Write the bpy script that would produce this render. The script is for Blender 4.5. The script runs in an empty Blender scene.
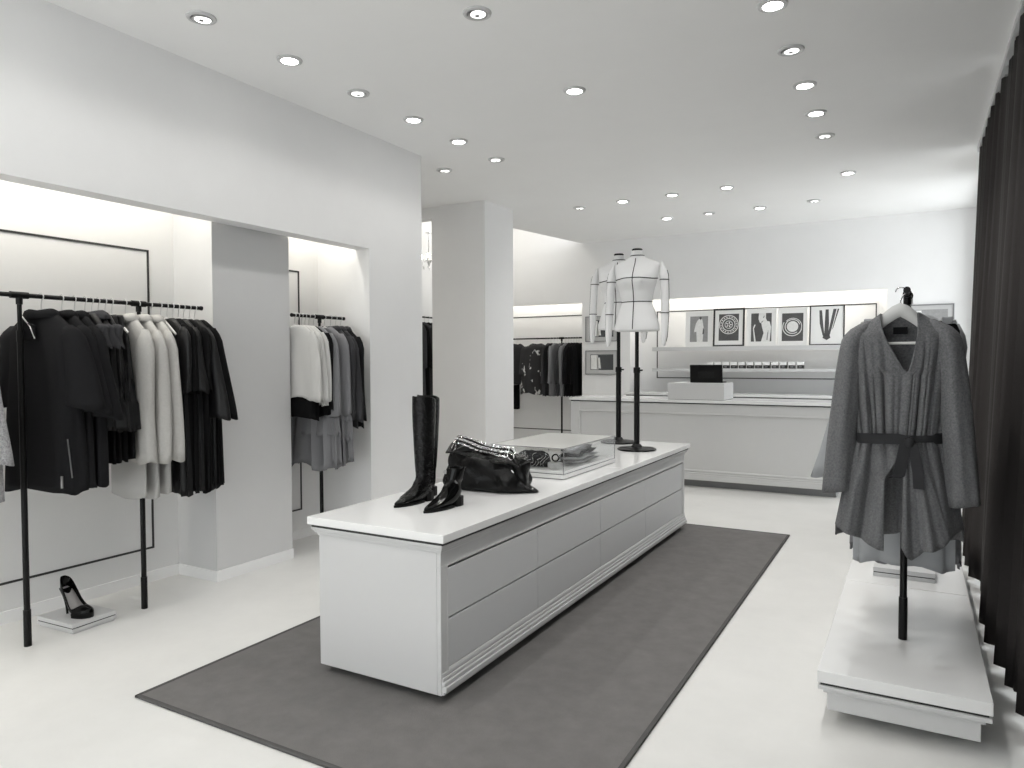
import bpy, math, random
from mathutils import Vector, Matrix
PI = math.pi
sc = bpy.context.scene
col = sc.collection
sin, cos = math.sin, math.cos

# ------------------------------------------------------------------ materials
def mat(name, color, rough=0.5, metal=0.0, spec=0.5, noise=None, bump=0.0, bscale=60.0, coat=0.0, sheen=0.0, stretch=None):
    m = bpy.data.materials.new(name); m.use_nodes = True
    nt = m.node_tree; b = nt.nodes['Principled BSDF']
    if not isinstance(color, tuple): color = (color, color, color)
    b.inputs['Base Color'].default_value = (*color, 1)
    b.inputs['Roughness'].default_value = rough
    b.inputs['Metallic'].default_value = metal
    b.inputs['Specular IOR Level'].default_value = spec
    b.inputs['Coat Weight'].default_value = coat
    b.inputs['Coat Roughness'].default_value = 0.05
    b.inputs['Sheen Weight'].default_value = sheen
    if noise or bump:
        tc = nt.nodes.new('ShaderNodeTexCoord')
        src = tc.outputs['Object']
        if stretch:
            mp = nt.nodes.new('ShaderNodeMapping'); mp.inputs['Scale'].default_value = stretch
            nt.links.new(src, mp.inputs['Vector']); src = mp.outputs['Vector']
    if noise:
        amt, scale = noise
        n = nt.nodes.new('ShaderNodeTexNoise'); n.inputs['Scale'].default_value = scale
        n.inputs['Detail'].default_value = 6; n.inputs['Roughness'].default_value = .65
        nt.links.new(src, n.inputs['Vector'])
        r = nt.nodes.new('ShaderNodeMapRange')
        r.inputs['From Min'].default_value = .3; r.inputs['From Max'].default_value = .7
        r.inputs['To Min'].default_value = 1 - amt; r.inputs['To Max'].default_value = 1 + amt
        nt.links.new(n.outputs['Fac'], r.inputs['Value'])
        mx = nt.nodes.new('ShaderNodeMix'); mx.data_type = 'RGBA'; mx.blend_type = 'MULTIPLY'
        mx.inputs[0].default_value = 1
        mx.inputs[6].default_value = (*color, 1)
        nt.links.new(r.outputs['Result'], mx.inputs[7])
        nt.links.new(mx.outputs[2], b.inputs['Base Color'])
    if bump:
        n2 = nt.nodes.new('ShaderNodeTexNoise'); n2.inputs['Scale'].default_value = bscale
        n2.inputs['Detail'].default_value = 3
        nt.links.new(src, n2.inputs['Vector'])
        bp = nt.nodes.new('ShaderNodeBump'); bp.inputs['Strength'].default_value = bump
        bp.inputs['Distance'].default_value = .01
        nt.links.new(n2.outputs['Fac'], bp.inputs['Height'])
        nt.links.new(bp.outputs['Normal'], b.inputs['Normal'])
    return m

def emat(name, color, strength):
    m = bpy.data.materials.new(name); m.use_nodes = True
    nt = m.node_tree; b = nt.nodes['Principled BSDF']
    b.inputs['Base Color'].default_value = (.8, .8, .8, 1)
    b.inputs['Emission Color'].default_value = (*color, 1)
    b.inputs['Emission Strength'].default_value = strength
    return m

def acrylic(name, tint=(1, 1, 1), refl=1.0):
    """thin clear sheet: transparent with a fresnel gloss"""
    m = bpy.data.materials.new(name); m.use_nodes = True
    nt = m.node_tree; out = nt.nodes['Material Output']
    nt.nodes.remove(nt.nodes['Principled BSDF'])
    t = nt.nodes.new('ShaderNodeBsdfTransparent'); t.inputs['Color'].default_value = (*tint, 1)
    g = nt.nodes.new('ShaderNodeBsdfGlossy'); g.inputs['Roughness'].default_value = .02
    fr = nt.nodes.new('ShaderNodeLayerWeight'); fr.inputs['Blend'].default_value = .5
    pw = nt.nodes.new('ShaderNodeMath'); pw.operation = 'POWER'; pw.inputs[1].default_value = 5
    mm = nt.nodes.new('ShaderNodeMath'); mm.operation = 'MULTIPLY_ADD'; mm.inputs[1].default_value = .9; mm.inputs[2].default_value = .035*refl; mm.use_clamp = True
    nt.links.new(fr.outputs['Facing'], pw.inputs[0])
    mx = nt.nodes.new('ShaderNodeMixShader')
    nt.links.new(pw.outputs[0], mm.inputs[0]); nt.links.new(mm.outputs[0], mx.inputs[0])
    nt.links.new(t.outputs[0], mx.inputs[1]); nt.links.new(g.outputs[0], mx.inputs[2])
    nt.links.new(mx.outputs[0], out.inputs['Surface'])
    return m

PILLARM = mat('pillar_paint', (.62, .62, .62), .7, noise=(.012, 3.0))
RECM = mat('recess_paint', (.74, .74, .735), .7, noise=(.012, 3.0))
WALL = mat('wall_paint', (.84, .84, .84), .7, noise=(.012, 3.0), bump=.03, bscale=180)
CEIL = mat('ceiling_paint', (.90, .90, .895), .8, noise=(.01, 2.0))
FLOORM = mat('floor_resin', (.72, .715, .695), .34, spec=.35, noise=(.05, 1.6), bump=.01, bscale=5)
WHITE = mat('white_lacquer', (.58, .58, .58), .32, spec=.45, noise=(.008, 2.0))
TOPW = mat('white_worktop', (.78, .78, .775), .16, spec=.5, noise=(.008, 2.0))
GREYW = mat('pale_grey_lacquer', (.60, .605, .61), .4, spec=.4, noise=(.008, 2.0))
COUNT = mat('counter_lacquer', (.62, .62, .615), .4, spec=.4, noise=(.008, 2.0))
SKIRT = mat('skirting_paint', (.84, .84, .84), .4)
SHADOWGAP = mat('shadow_gap_black', .02, .6)
BLACKM = mat('black_metal', .006, .42, spec=.2)
LINE = mat('black_trim', .03, .5)
RUGM = mat('rug_pile', (.195, .188, .183), 1.0, spec=.05, noise=(.09, 9.0), bump=.6, bscale=420)
RUGEDGE = mat('rug_binding', (.10, .098, .096), .95, spec=.05, bump=.3, bscale=300)
CHROME = mat('chrome', .75, .14, metal=1)
STEEL = mat('brushed_steel', .55, .3, metal=1)
HANGW = mat('hanger_white', (.76, .75, .73), .45)
HOOKM = mat('hook_wire', .62, .3, metal=.5)
HANGG = mat('hanger_grey', (.55, .55, .54), .45)
BLACKC = mat('black_wool', (.0115, .0115, .0125), .92, spec=.12, bump=.25, bscale=300)
BLACKS = mat('black_satin', (.0055, .0055, .006), .45, spec=.3, bump=.1, bscale=120)
BLACKK = mat('black_crepe', (.0055, .0055, .006), .85, spec=.12, bump=.2, bscale=220)
GREYD = mat('charcoal_cloth', (.042, .042, .045), .9, spec=.2, bump=.25, bscale=260)
GREYM = mat('grey_silk', (.19, .19, .20), .6, spec=.35, bump=.15, bscale=160)
GREYL = mat('pale_grey_knit', (.36, .37, .38), .9, spec=.2, bump=.3, bscale=260)
CREAM = mat('cream_wool', (.47, .46, .44), .95, spec=.15, noise=(.05, 60), bump=.3, bscale=260)
CREAML = mat('stone_lining', (.44, .435, .425), .9, spec=.15, bump=.2, bscale=220)
IVORY = mat('ivory_silk', (.56, .555, .54), .7, spec=.3, bump=.12, bscale=160)
FUR = mat('grey_boucle', (.42, .42, .43), 1.0, spec=.1, noise=(.45, 90), bump=1.0, bscale=110)
HEROM = mat('grey_wool_melange', (.145, .146, .150), .95, spec=.12, noise=(.32, 120), bump=.45, bscale=330, sheen=.08)
HEROB = mat('charcoal_belt', (.03, .03, .032), .85, spec=.2, bump=.2, bscale=300)
PATENT = mat('black_patent', .003, .08, spec=.18)
CROC = mat('black_croc_leather', .004, .12, spec=.22, bump=.6, bscale=70)
BAGM = mat('crumpled_black_leather', .006, .28, spec=.2, bump=.5, bscale=46)
MANQ = mat('mannequin_linen', (.76, .76, .76), .75, spec=.2, bump=.12, bscale=500)
TAPE = mat('black_tape', .01, .7)
CURT = mat('curtain_cloth', (.032, .028, .027), .75, spec=.3, bump=.25, bscale=300, stretch=(1, 1, .1))
DARKSCR = mat('screen_black', .005, .3, spec=.15)
DARKLOGO = mat('screen_dark_panel', .010, .4, spec=.15)
MATW = mat('picture_mat_white', (.88, .88, .87), .6)
PRINTG = mat('print_mid_grey', (.30, .30, .30), .6, noise=(.1, 30))
PRINTD = mat('print_dark_grey', (.085, .085, .085), .6, noise=(.15, 30))
PRINTL = mat('print_pale', (.80, .80, .79), .6, noise=(.08, 25))
PRINTK = mat('print_black', .025, .6)
SPLASH = mat('splash_print_cloth', .045, .85, spec=.2)
_nt = SPLASH.node_tree; _tc = _nt.nodes.new('ShaderNodeTexCoord'); _mp = _nt.nodes.new('ShaderNodeMapping'); _mp.inputs['Scale'].default_value = (1.25, 1, .7); _mp.inputs['Location'].default_value = (.55, .2, .35)
_n = _nt.nodes.new('ShaderNodeTexNoise'); _n.inputs['Scale'].default_value = 8.5; _n.inputs['Detail'].default_value = 3
_r = _nt.nodes.new('ShaderNodeValToRGB'); _r.color_ramp.elements[0].position = .58; _r.color_ramp.elements[0].color = (.045, .045, .047, 1); _r.color_ramp.elements[1].position = .61; _r.color_ramp.elements[1].color = (.7, .7, .69, 1)
_nt.links.new(_tc.outputs['Object'], _mp.inputs['Vector']); _nt.links.new(_mp.outputs['Vector'], _n.inputs['Vector']); _nt.links.new(_n.outputs['Fac'], _r.inputs['Fac']); _nt.links.new(_r.outputs['Color'], _nt.nodes['Principled BSDF'].inputs['Base Color'])
FRAMEG = mat('frame_grey', (.22, .22, .225), .4)
FRAMEP = mat('frame_pale', (.52, .52, .52), .4)
INSOLE = mat('insole_grey', (.42, .41, .40), .7)
LAMPGLASS = emat('lamp_lens', (1, .99, .96), 24.0)
LAMPDIM = emat('lamp_lens_tilted', (1, .99, .96), 2.4)
CANDLE = emat('candle_bulb', (1, .93, .8), 14.0)
GLASS = acrylic('clear_acrylic', (.97, .975, .975), 1.0)
WINGLASS = acrylic('window_glass', (.96, .97, .97), .8)
CRYSTAL = acrylic('crystal', (.93, .93, .93), 2.0)
MILKY = acrylic('milky_acrylic', (.97, .97, .965), 3.0)
_nt = MILKY.node_tree; _o = _nt.nodes['Material Output']; _src = _o.inputs['Surface'].links[0].from_socket
_d = _nt.nodes.new('ShaderNodeBsdfDiffuse'); _d.inputs['Color'].default_value = (.80, .80, .78, 1)
_t = _nt.nodes.new('ShaderNodeBsdfTranslucent'); _t.inputs['Color'].default_value = (.85, .85, .83, 1)
_m1 = _nt.nodes.new('ShaderNodeMixShader'); _m1.inputs[0].default_value = .5
_m2 = _nt.nodes.new('ShaderNodeMixShader'); _m2.inputs[0].default_value = .62
_nt.links.new(_d.outputs[0], _m1.inputs[1]); _nt.links.new(_t.outputs[0], _m1.inputs[2])
_nt.links.new(_src, _m2.inputs[1]); _nt.links.new(_m1.outputs[0], _m2.inputs[2]); _nt.links.new(_m2.outputs[0], _o.inputs['Surface'])
TVSCR = mat('picture_glass_dark', (.05, .055, .06), .08, spec=.8)

# ------------------------------------------------------------------ mesh builder
class M:
    def __init__(s): s.v = []; s.f = []
    def add(s, vs, fs):
        b = len(s.v); s.v += [tuple(v) for v in vs]; s.f += [tuple(b + i for i in f) for f in fs]; return s
    def box(s, x0, x1, y0, y1, z0, z1):
        return s.add([(x0,y0,z0),(x1,y0,z0),(x1,y1,z0),(x0,y1,z0),(x0,y0,z1),(x1,y0,z1),(x1,y1,z1),(x0,y1,z1)],
                     [(3,2,1,0),(4,5,6,7),(0,1,5,4),(1,2,6,5),(2,3,7,6),(3,0,4,7)])
    def prism(s, poly, z0, z1):
        n = len(poly)
        vs = [(x,y,z0) for x,y in poly] + [(x,y,z1) for x,y in poly]
        fs = [tuple(range(n-1,-1,-1)), tuple(range(n,2*n))] + [(i,(i+1)%n,n+(i+1)%n,n+i) for i in range(n)]
        return s.add(vs, fs)
    def xz(s, poly, y0, y1):
        """outline in the x-z plane (counter-clockwise seen from -y) pushed from y0 to y1"""
        n = len(poly)
        vs = [(x,y0,z) for x,z in poly] + [(x,y1,z) for x,z in poly]
        fs = [tuple(range(n)), tuple(range(2*n-1,n-1,-1))] + [(i,n+i,n+(i+1)%n,(i+1)%n) for i in range(n)]
        return s.add(vs, fs)
    def loft(s, rings, cap0=True, cap1=True, closed=True):
        n = len(rings[0]); vs = [p for r in rings for p in r]; fs = []
        for k in range(len(rings)-1):
            for i in range(n if closed else n-1):
                j = (i+1) % n
                fs.append((k*n+i, k*n+j, (k+1)*n+j, (k+1)*n+i))
        if cap0: fs.append(tuple(range(n-1,-1,-1)))
        if cap1: fs.append(tuple((len(rings)-1)*n+i for i in range(n)))
        return s.add(vs, fs)
    def tube(s, pts, r, n=10, cap=True, closed=False, flat=None, up=None):
        pts = [Vector(p) for p in pts]; N = len(pts)
        rs = r if isinstance(r, (list, tuple)) else [r]*N
        rings = []; prev = None
        for i, p in enumerate(pts):
            a = pts[(i-1) % N] if (closed or i > 0) else p
            b = pts[(i+1) % N] if (closed or i < N-1) else p
            t = (b - a)
            if t.length < 1e-9: t = Vector((0,0,1))
            t.normalize()
            if prev is None:
                ref = Vector(up) if up else (Vector((0,0,1)) if abs(t.z) < .9 else Vector((1,0,0)))
                u = ref - t*ref.dot(t); u.normalize()
            else:
                u = prev - t*prev.dot(t); u.normalize()
            prev = u; w = t.cross(u)
            fl = flat or 1.0
            rings.append([p + (u*cos(2*PI*k/n)*fl + w*sin(2*PI*k/n))*rs[i] for k in range(n)])
        if closed: rings.append(rings[0]); cap = False
        return s.loft(rings, cap, cap)
    def lathe(s, prof, n=24, c=(0,0,0), cap=True):
        rings = [[(c[0]+r*cos(2*PI*k/n), c[1]+r*sin(2*PI*k/n), c[2]+z) for k in range(n)] for r, z in prof]
        return s.loft(rings, cap, cap)
    def cyl(s, c, r, z0, z1, n=20): return s.lathe([(r,z0),(r,z1)], n, c)
    def xform(s, mtx, start=0):
        for i in range(start, len(s.v)): s.v[i] = tuple(mtx @ Vector(s.v[i]))
        return s
    def build(s, name, m, parent=None, smooth=True, bevel=0, sub=0, solid=0, angle=40, seg=2):
        me = bpy.data.meshes.new(name); me.from_pydata(s.v, [], s.f); me.update()
        import bmesh
        bm = bmesh.new(); bm.from_mesh(me); bmesh.ops.recalc_face_normals(bm, faces=bm.faces); bm.to_mesh(me); bm.free()
        if smooth:
            me.shade_smooth(); me.set_sharp_from_angle(angle=math.radians(angle))
        me.materials.append(m)
        o = bpy.data.objects.new(name, me); col.objects.link(o)
        if parent: o.parent = parent
        if solid:
            md = o.modifiers.new('solid', 'SOLIDIFY'); md.thickness = solid; md.offset = 0
        if bevel:
            md = o.modifiers.new('bevel', 'BEVEL'); md.width = bevel; md.segments = seg; md.limit_method = 'ANGLE'
        if sub:
            md = o.modifiers.new('sub', 'SUBSURF'); md.levels = sub; md.render_levels = sub
        return o

def tag(o, label=None, cat=None, group=None, kind=None):
    if label: o['label'] = label
    if cat: o['category'] = cat
    if group: o['group'] = group
    if kind: o['kind'] = kind
    return o
def thing(name, label, cat, loc=(0,0,0), rz=0, group=None):
    o = bpy.data.objects.new(name, None); col.objects.link(o)
    o.location = loc; o.rotation_euler = (0, 0, rz); o.empty_display_size = .1
    return tag(o, label, cat, group)
def struct(name, mb, m, parent=None, **k):
    o = mb.build(name, m, parent, **k)
    if not parent: o['kind'] = 'structure'
    return o
def copy_tree(src, parent=None):
    c = src.copy(); col.objects.link(c)
    if parent: c.parent = parent
    for ch in list(src.children): copy_tree(ch, c)
    return c
def mesh_thing(name, mb, m, label, cat, group=None, **k):
    return tag(mb.build(name, m, **k), label, cat, group)
ORD = ['first','second','third','fourth','fifth','sixth','seventh','eighth','ninth','tenth','eleventh','twelfth']

# ------------------------------------------------------------------ the room
H = 3.5
HDR = 2.525
struct('floor', M().box(-8.6, 1.6, -4.2, 11.8, -.1, 0), FLOORM, smooth=False)
cl = M()
SLOT = [(-5.34, 8.13), (-4.80, 11.1)]
cl.prism([(-8.6,-4.2),(1.6,-4.2),(1.6,11.8),(-4.66,11.8),SLOT[1],SLOT[0],(-8.6,8.13)], H, H+.12)
cl.box(-8.6, -4.4, 7.9, 11.8, 4.3, 4.4)
struct('ceiling', cl, CEIL, smooth=False)
# display wall on the left: header over two recesses, then a full height block
wl = M()
wl.box(-4.25, -4.10, -4.2, 4.79, HDR, H)
wl.box(-5.6, -4.10, 4.79, 5.545, 0, H)
struct('wall_left', wl, WALL, smooth=False)
wr = M()
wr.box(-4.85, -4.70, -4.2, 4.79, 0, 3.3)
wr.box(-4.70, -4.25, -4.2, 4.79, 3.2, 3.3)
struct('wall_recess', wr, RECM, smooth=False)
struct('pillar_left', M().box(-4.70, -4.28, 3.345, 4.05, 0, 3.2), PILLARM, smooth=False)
# free block beyond the passage
cb = M()
cb.box(-5.335, -4.55, 7.43, 8.13, 0, H)
cb.box(-7.0, -5.335, 7.43, 7.58, 3.36, H)
struct('column', cb, WALL, smooth=False)
# back wall with two niches
YB, YN = 10.95, 11.36
NA0, NA1 = -6.85, -4.82          # clothes niche
NB0, NB1 = -3.98, -.33           # shelf niche
wb = M()
wb.box(-7.0, NA0, YB, YN+.15, 0, 4.3)
wb.box(NA0, NA1, YB, YB+.1, 2.52, 4.3)
wb.box(NA1, NB0, YB, YN+.15, 0, 4.3)
wb.box(NB0, NB1, YB, YB+.1, 2.52, 4.3)
wb.box(NB1, 1.6, YB, YN+.15, 0, 4.3)
wb.box(NA0, NA1, YN, YN+.15, 0, 4.3)
wb.box(NB0, NB1, YN, YN+.15, 0, 4.3)
wb.box(NA0, NB1, YB+.1, YN, 2.95, 3.05)
struct('wall_back', wb, WALL, smooth=False)
ws = M()
ws.box(-7.15, -7.0, 5.4, 11.5, 0, 4.3)
ws.box(-7.0, -5.6, 5.4, 5.545, 0, H)
ws.box(-7.0, -5.335, 7.9, 8.13, 3.5, 4.3)
ws.box(-5.335, -4.4, 7.95, 8.13, 3.62, 4.3)
struct('wall_side', ws, WALL, smooth=False)
# window side and shop front
XR = .66
wrr = M()
wrr.box(XR, XR+.2, 7.9, 9.0, 0, H); wrr.box(XR, XR+.2, 10.72, YB, 0, H); wrr.box(XR, XR+.2, 9.0, 10.72, 0, .1); wrr.box(XR, XR+.2, 9.0, 10.72, 3.35, H)
wrr.box(XR, XR+.2, -4.2, 7.9, 3.2, H)
wrr.box(XR, XR+.2, -4.2, 7.9, 0, .12)
wrr.box(XR, XR+.2, -4.2, 2.15, .12, 3.2)
wrr.box(XR, XR+.2, 4.9, 5.15, .12, 3.2)
struct('wall_right', wrr, WALL, smooth=False)
wn = 0
for y0, y1 in ((2.15,4.9),(5.15,7.9)):
    wn += 1
    fr = M()
    for a, b in ((y0, y0+.06), (y1-.06, y1), ((y0+y1)/2-.03, (y0+y1)/2+.03)):
        fr.box(XR+.08, XR+.14, a, b, .12, 3.2)
    fr.box(XR+.08, XR+.14, y0, y1, .12, .18); fr.box(XR+.08, XR+.14, y0, y1, 3.14, 3.2)
    w = struct('window_%d' % wn, fr, BLACKM, smooth=False)
    M().box(XR+.105, XR+.113, y0+.06, y1-.06, .18, 3.14).build('pane', WINGLASS, w, smooth=False)
fr = M()
for a in (9.0, 9.83, 10.66): fr.box(XR+.05, XR+.11, a, a+.06, .1, 3.35)
fr.box(XR+.05, XR+.11, 9.0, 10.72, .1, .16); fr.box(XR+.05, XR+.11, 9.0, 10.72, 3.29, 3.35)
w = struct('window_4', fr, WHITE, smooth=False)
M().box(XR+.076, XR+.084, 9.06, 10.66, .16, 3.29).build('pane', WINGLASS, w, smooth=False)
wf = M()
wf.box(-5.0, 1.0, -4.2, -4.0, 3.1, H); wf.box(-5.0, -4.2, -4.2, -4.0, 0, 3.1); wf.box(.4, 1.0, -4.2, -4.0, 0, 3.1)
struct('wall_front', wf, WALL, smooth=False)
fr = M()
for x in (-4.2, -2.7, -1.15, .34): fr.box(x, x+.06, -4.14, -4.06, 0, 3.1)
fr.box(-4.2, .4, -4.14, -4.06, 3.04, 3.1); fr.box(-4.2, .4, -4.14, -4.06, 0, .08)
w = struct('window_3', fr, BLACKM, smooth=False)  # unseen shop window behind the camera, added to let daylight fill the room
M().box(-4.14, .34, -4.105, -4.095, .08, 3.04).build('pane', WINGLASS, w, smooth=False)
# skirting
sk = M()
sk.box(-4.70, -4.686, -4.0, 3.345, 0, .075); sk.box(-4.70, -4.28, 3.331, 3.345, 0, .075)
sk.box(-4.28, -4.266, 3.331, 4.05, 0, .075)
sk.box(-4.70, -4.686, 4.05, 4.79, 0, .075); sk.box(-4.70, -4.1, 4.776, 4.79, 0, .075)
sk.box(-4.1, -4.086, 4.776, 5.559, 0, .075)
struct('baseboard_left', sk, SKIRT, smooth=False)
sk = M(); sk.box(-5.335, -4.536, 7.416, 7.43, 0, .075); sk.box(-4.55, -4.536, 7.43, 8.13, 0, .075)
struct('baseboard_column', sk, SKIRT, smooth=False)
sk = M(); sk.box(NA0, NA1, YN-.014, YN, 0, .075); sk.box(NB1, XR, YB-.014, YB, 0, .075); sk.box(XR-.014, XR, 7.9, YB, 0, .075)
struct('baseboard_back', sk, SKIRT, smooth=False)
# thin black rectangles drawn on the walls with metal strip
def rect_x(name, X, y0, y1, z0, z1, t=.013):
    m = M(); d = .006
    m.box(X, X+d, y0, y1, z1-t, z1); m.box(X, X+d, y0, y1, z0, z0+t); m.box(X, X+d, y0, y0+t, z0, z1); m.box(X, X+d, y1-t, y1, z0, z1)
    struct(name, m, LINE, smooth=False)
def rect_y(name, Y, x0, x1, z0, z1, t=.015):
    m = M(); d = .006
    m.box(x0, x1, Y-d, Y, z1-t, z1); m.box(x0, x1, Y-d, Y, z0, z0+t); m.box(x0, x0+t, Y-d, Y, z0, z1); m.box(x1-t, x1, Y-d, Y, z0, z1)
    struct(name, m, LINE, smooth=False)
rect_x('trim_1', -4.70, .6, 3.15, .235, 2.34)
rect_x('trim_2', -4.70, 4.10, 4.56, .25, 2.345)
rect_y('trim_3', YN, -6.6, -4.84, .335, 2.35)
rect_y('trim_4', YN, -3.67, -.47, 1.27, 2.355)

# pelmet / curtain track and curtains
tr = M(); tr.box(.48, .57, -1.5, 7.85, 3.45, 3.5)
struct('trim_5', tr, GREYW, smooth=False)
def curtain(y0, y1, seed, label):
    rnd = random.Random(seed)
    n = int((y1-y0)/.018); rows = 14
    ph = [rnd.uniform(0, 6.28) for _ in range(4)]
    def wav(y, t):
        a = .056 + .014*sin(y*3.1+ph[0])
        w = sin(y*2*PI/.31 + ph[1] + .9*sin(y*3+ph[2])) + -.62*abs(sin(y*PI/.105+ph[3]+.5*sin(y*5))) + .3 + .14*sin(y*2*PI/.05)
        return .530 - .085*t + a*w*(.55+.45*t) + .012*sin(y*1.7+t*2+ph[2])
    rings = []
    for k in range(rows+1):
        t = k/rows; z = 3.448 - t*(3.448-.035)
        rings.append([(wav(y0+(y1-y0)*i/n, t), y0+(y1-y0)*i/n, z) for i in range(n+1)])
    rt = thing('curtain', label, 'curtain', (0,0,0), 0, 'dark curtains along the window side')
    M().loft(rings, False, False, closed=False).build('curtain_cloth', CURT, rt, solid=.006, angle=80)
    for i in range(int((y1-y0)/.17)):
        y = y0+.06+i*.17
        M().box(.502, .528, y-.008, y+.008, 3.44, 3.452).build('glider', STEEL, rt, smooth=False)
curtain(5.6, 7.72, 1, 'black floor length curtain at the far end of the window, beside the white wall strip')
curtain(3.35, 5.56, 2, 'black floor length curtain beside the front of the white platform')
curtain(.9, 3.31, 3, 'black floor length curtain nearest the camera, mostly out of the picture')

# ------------------------------------------------------------------ rug
rt = thing('area_rug', 'large dark grey rectangular rug under the white drawer island', 'rug', (-2.033, 4.325, 0))
M().box(-1.08, 1.08, -2.325, 2.325, 0.0, .011).build('pile', RUGM, rt, smooth=False, bevel=.004)
e = M()
for a in ((-1.095,1.095,-2.34,-2.318),(-1.095,1.095,2.318,2.34),(-1.095,-1.073,-2.34,2.34),(1.073,1.095,-2.34,2.34)): e.box(*a, 0, .013)
e.build('edge_binding', RUGEDGE, rt, smooth=False, bevel=.004)

# ------------------------------------------------------------------ drawer island
ZT = .79; IX0, IX1, IY0, IY1 = -2.56, -1.828, 2.595, 6.475
rt = thing('display_island', 'long white drawer island with boots, bag and mannequins on top, standing on the rug', 'display island', ((IX0+IX1)/2, (IY0+IY1)/2, .011))
ox, oy, oz = rt.location
def L(m): 
    m.v = [(x-ox, y-oy, z-oz) for x, y, z in m.v]; return m
b = M()
b.box(IX0, IX1-.022, IY0, IY1, .05, .70)                       # carcass
b.box(IX1-.022, IX1, IY0, IY0+.055, .05, .632); b.box(IX1-.022, IX1, IY1-.055, IY1, .05, .632)
b.box(IX1-.022, IX1, IY0, IY1, .632, .70)
L(b).build('carcass', WHITE, rt, smooth=False, bevel=.003)
t = M(); t.box(-2.60, -1.785, 2.555, 4.79, .752, ZT); t.box(-2.60, -1.785, 4.7925, 6.515, .752, ZT)
L(t).build('worktop', TOPW, rt, smooth=False, bevel=.003)
g = M(); g.box(-2.585, -1.80, 2.57, 6.50, .738, .753); L(g).build('shadow_gap', SHADOWGAP, rt, smooth=False)
mo = M()
for off, z0, z1 in ((.026, .724, .739), (.017, .711, .724), (.008, .697, .711)):
    mo.box(IX0-off, IX1+off, IY0-off, IY1+off, z0, z1)
L(mo).build('cornice', WHITE, rt, smooth=False, bevel=.004)
ms = M()
for off, z0, z1 in ((.012, .052, .066), (.024, .066, .092), (.016, .092, .112), (.008, .112, .130), (.003, .130, .150)):
    ms.box(IX1-.018, IX1+off, IY0+.004, IY1+.004, z0, z1)
L(ms).build('base_moulding', WHITE, rt, smooth=False, bevel=.004)
# bead round the drawer field
bd = M(); a0, a1, z0, z1 = IY0+.055, IY1-.055, .150, .632
for p, q in (((a0,z0),(a1,z0)),((a0,z1),(a1,z1)),((a0,z0),(a0,z1)),((a1,z0),(a1,z1))):
    bd.tube([(IX1-.006, p[0], p[1]), (IX1-.006, q[0], q[1])], .008, 8)
L(bd).build('bead', WHITE, rt)
pl = M(); pl.box(IX0+.12, IX1-.12, IY0+.22, IY1-.22, .0125, .052); L(pl).build('plinth', SHADOWGAP, rt, smooth=False)
YD = [2.658, 3.547, 4.467, 5.398, 6.41]
bk = M(); bk.box(IX1-.026, IX1-.021, a0, a1, z0, z1); L(bk).build('drawer_gap', SHADOWGAP, rt, smooth=False)
for i in range(4):
    for zz in ((.160, .381), (.389, .616)):
        d = M(); d.box(IX1-.021, IX1-.004, YD[i]+.002, YD[i+1]-.002, *zz)
        L(d).build('drawer', GREYW, rt, smooth=False, bevel=.002)

# ------------------------------------------------------------------ cash counter and things on it
CX0, CX1, CY0, CY1 = -4.0, -.70, 8.72, 9.42
rt = thing('cash_counter', 'long pale cash counter at the back of the shop with a framed front', 'counter', (0, 0, 0))
M().box(CX0-.02, CX1+.02, CY0-.035, CY1, 1.035, 1.072).build('worktop', TOPW, rt, smooth=False, bevel=.003)
M().box(CX0, CX1, CY0-.005, CY1-.02, 1.020, 1.036).build('shadow_gap', SHADOWGAP, rt, smooth=False)
b = M(); b.box(CX0, CX1, CY0+.02, CY1-.02, .09, 1.02)
b.box(CX0, CX0+.12, CY0, CY0+.021, .09, 1.02); b.box(CX1-.12, CX1, CY0, CY0+.021, .09, 1.02)
b.box(CX0+.12, CX1-.12, CY0, CY0+.021, .9, 1.02); b.box(CX0+.12, CX1-.12, CY0, CY0+.021, .09, .2)
b.build('body', COUNT, rt, smooth=False, bevel=.003)
b = M()
for p, q in (((CX0+.12,.2),(CX1-.12,.2)),((CX0+.12,.9),(CX1-.12,.9)),((CX0+.12,.2),(CX0+.12,.9)),((CX1-.12,.2),(CX1-.12,.9))):
    b.tube([(p[0], CY0+.01, p[1]), (q[0], CY0+.01, q[1])], .016, 8)
b.build('panel_moulding', COUNT, rt)
b = M(); b.box(CX0-.015, CX1+.015, CY0-.02, CY0+.03, .09, .16); b.box(CX0-.008, CX1+.008, CY0-.01, CY0+.03, .16, .18)
b.build('base_moulding', COUNT, rt, smooth=False, bevel=.005)
M().box(CX0+.05, CX1-.05, CY0+.08, CY1-.1, 0, .092).build('plinth', FRAMEG, rt, smooth=False)
rt = thing('counter_riser', 'plain white box standing on the cash counter under the black screen', 'box', (-2.325, 8.945, 1.072))
b = M(); b.box(-.345, .345, -.25, .25, .004, .205); b.build('shell', WHITE, rt, smooth=False, bevel=.003)
b = M(); b.box(-.34, .34, -.245, .245, 0, .006); b.build('foot', SHADOWGAP, rt, smooth=False)
rt = thing('computer_screen', 'black computer screen seen from behind on the white counter box', 'monitor', (-2.25, 8.93, 1.277))
b = M(); b.box(-.2, .2, -.011, .011, 0, .225); b.xform(Matrix.Rotation(.12, 4, 'X')); b.build('housing', DARKSCR, rt, smooth=False, bevel=.005)
b = M(); b.box(-.1, .1, -.0125, -.010, .06, .14); b.xform(Matrix.Rotation(.12, 4, 'X')); b.build('back_plate', DARKLOGO, rt, smooth=False, bevel=.001)
b = M(); b.box(-.2, .2, -.0, .21, 0, .014); b.build('keyboard_base', BLACKM, rt, smooth=False, bevel=.003)
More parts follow.
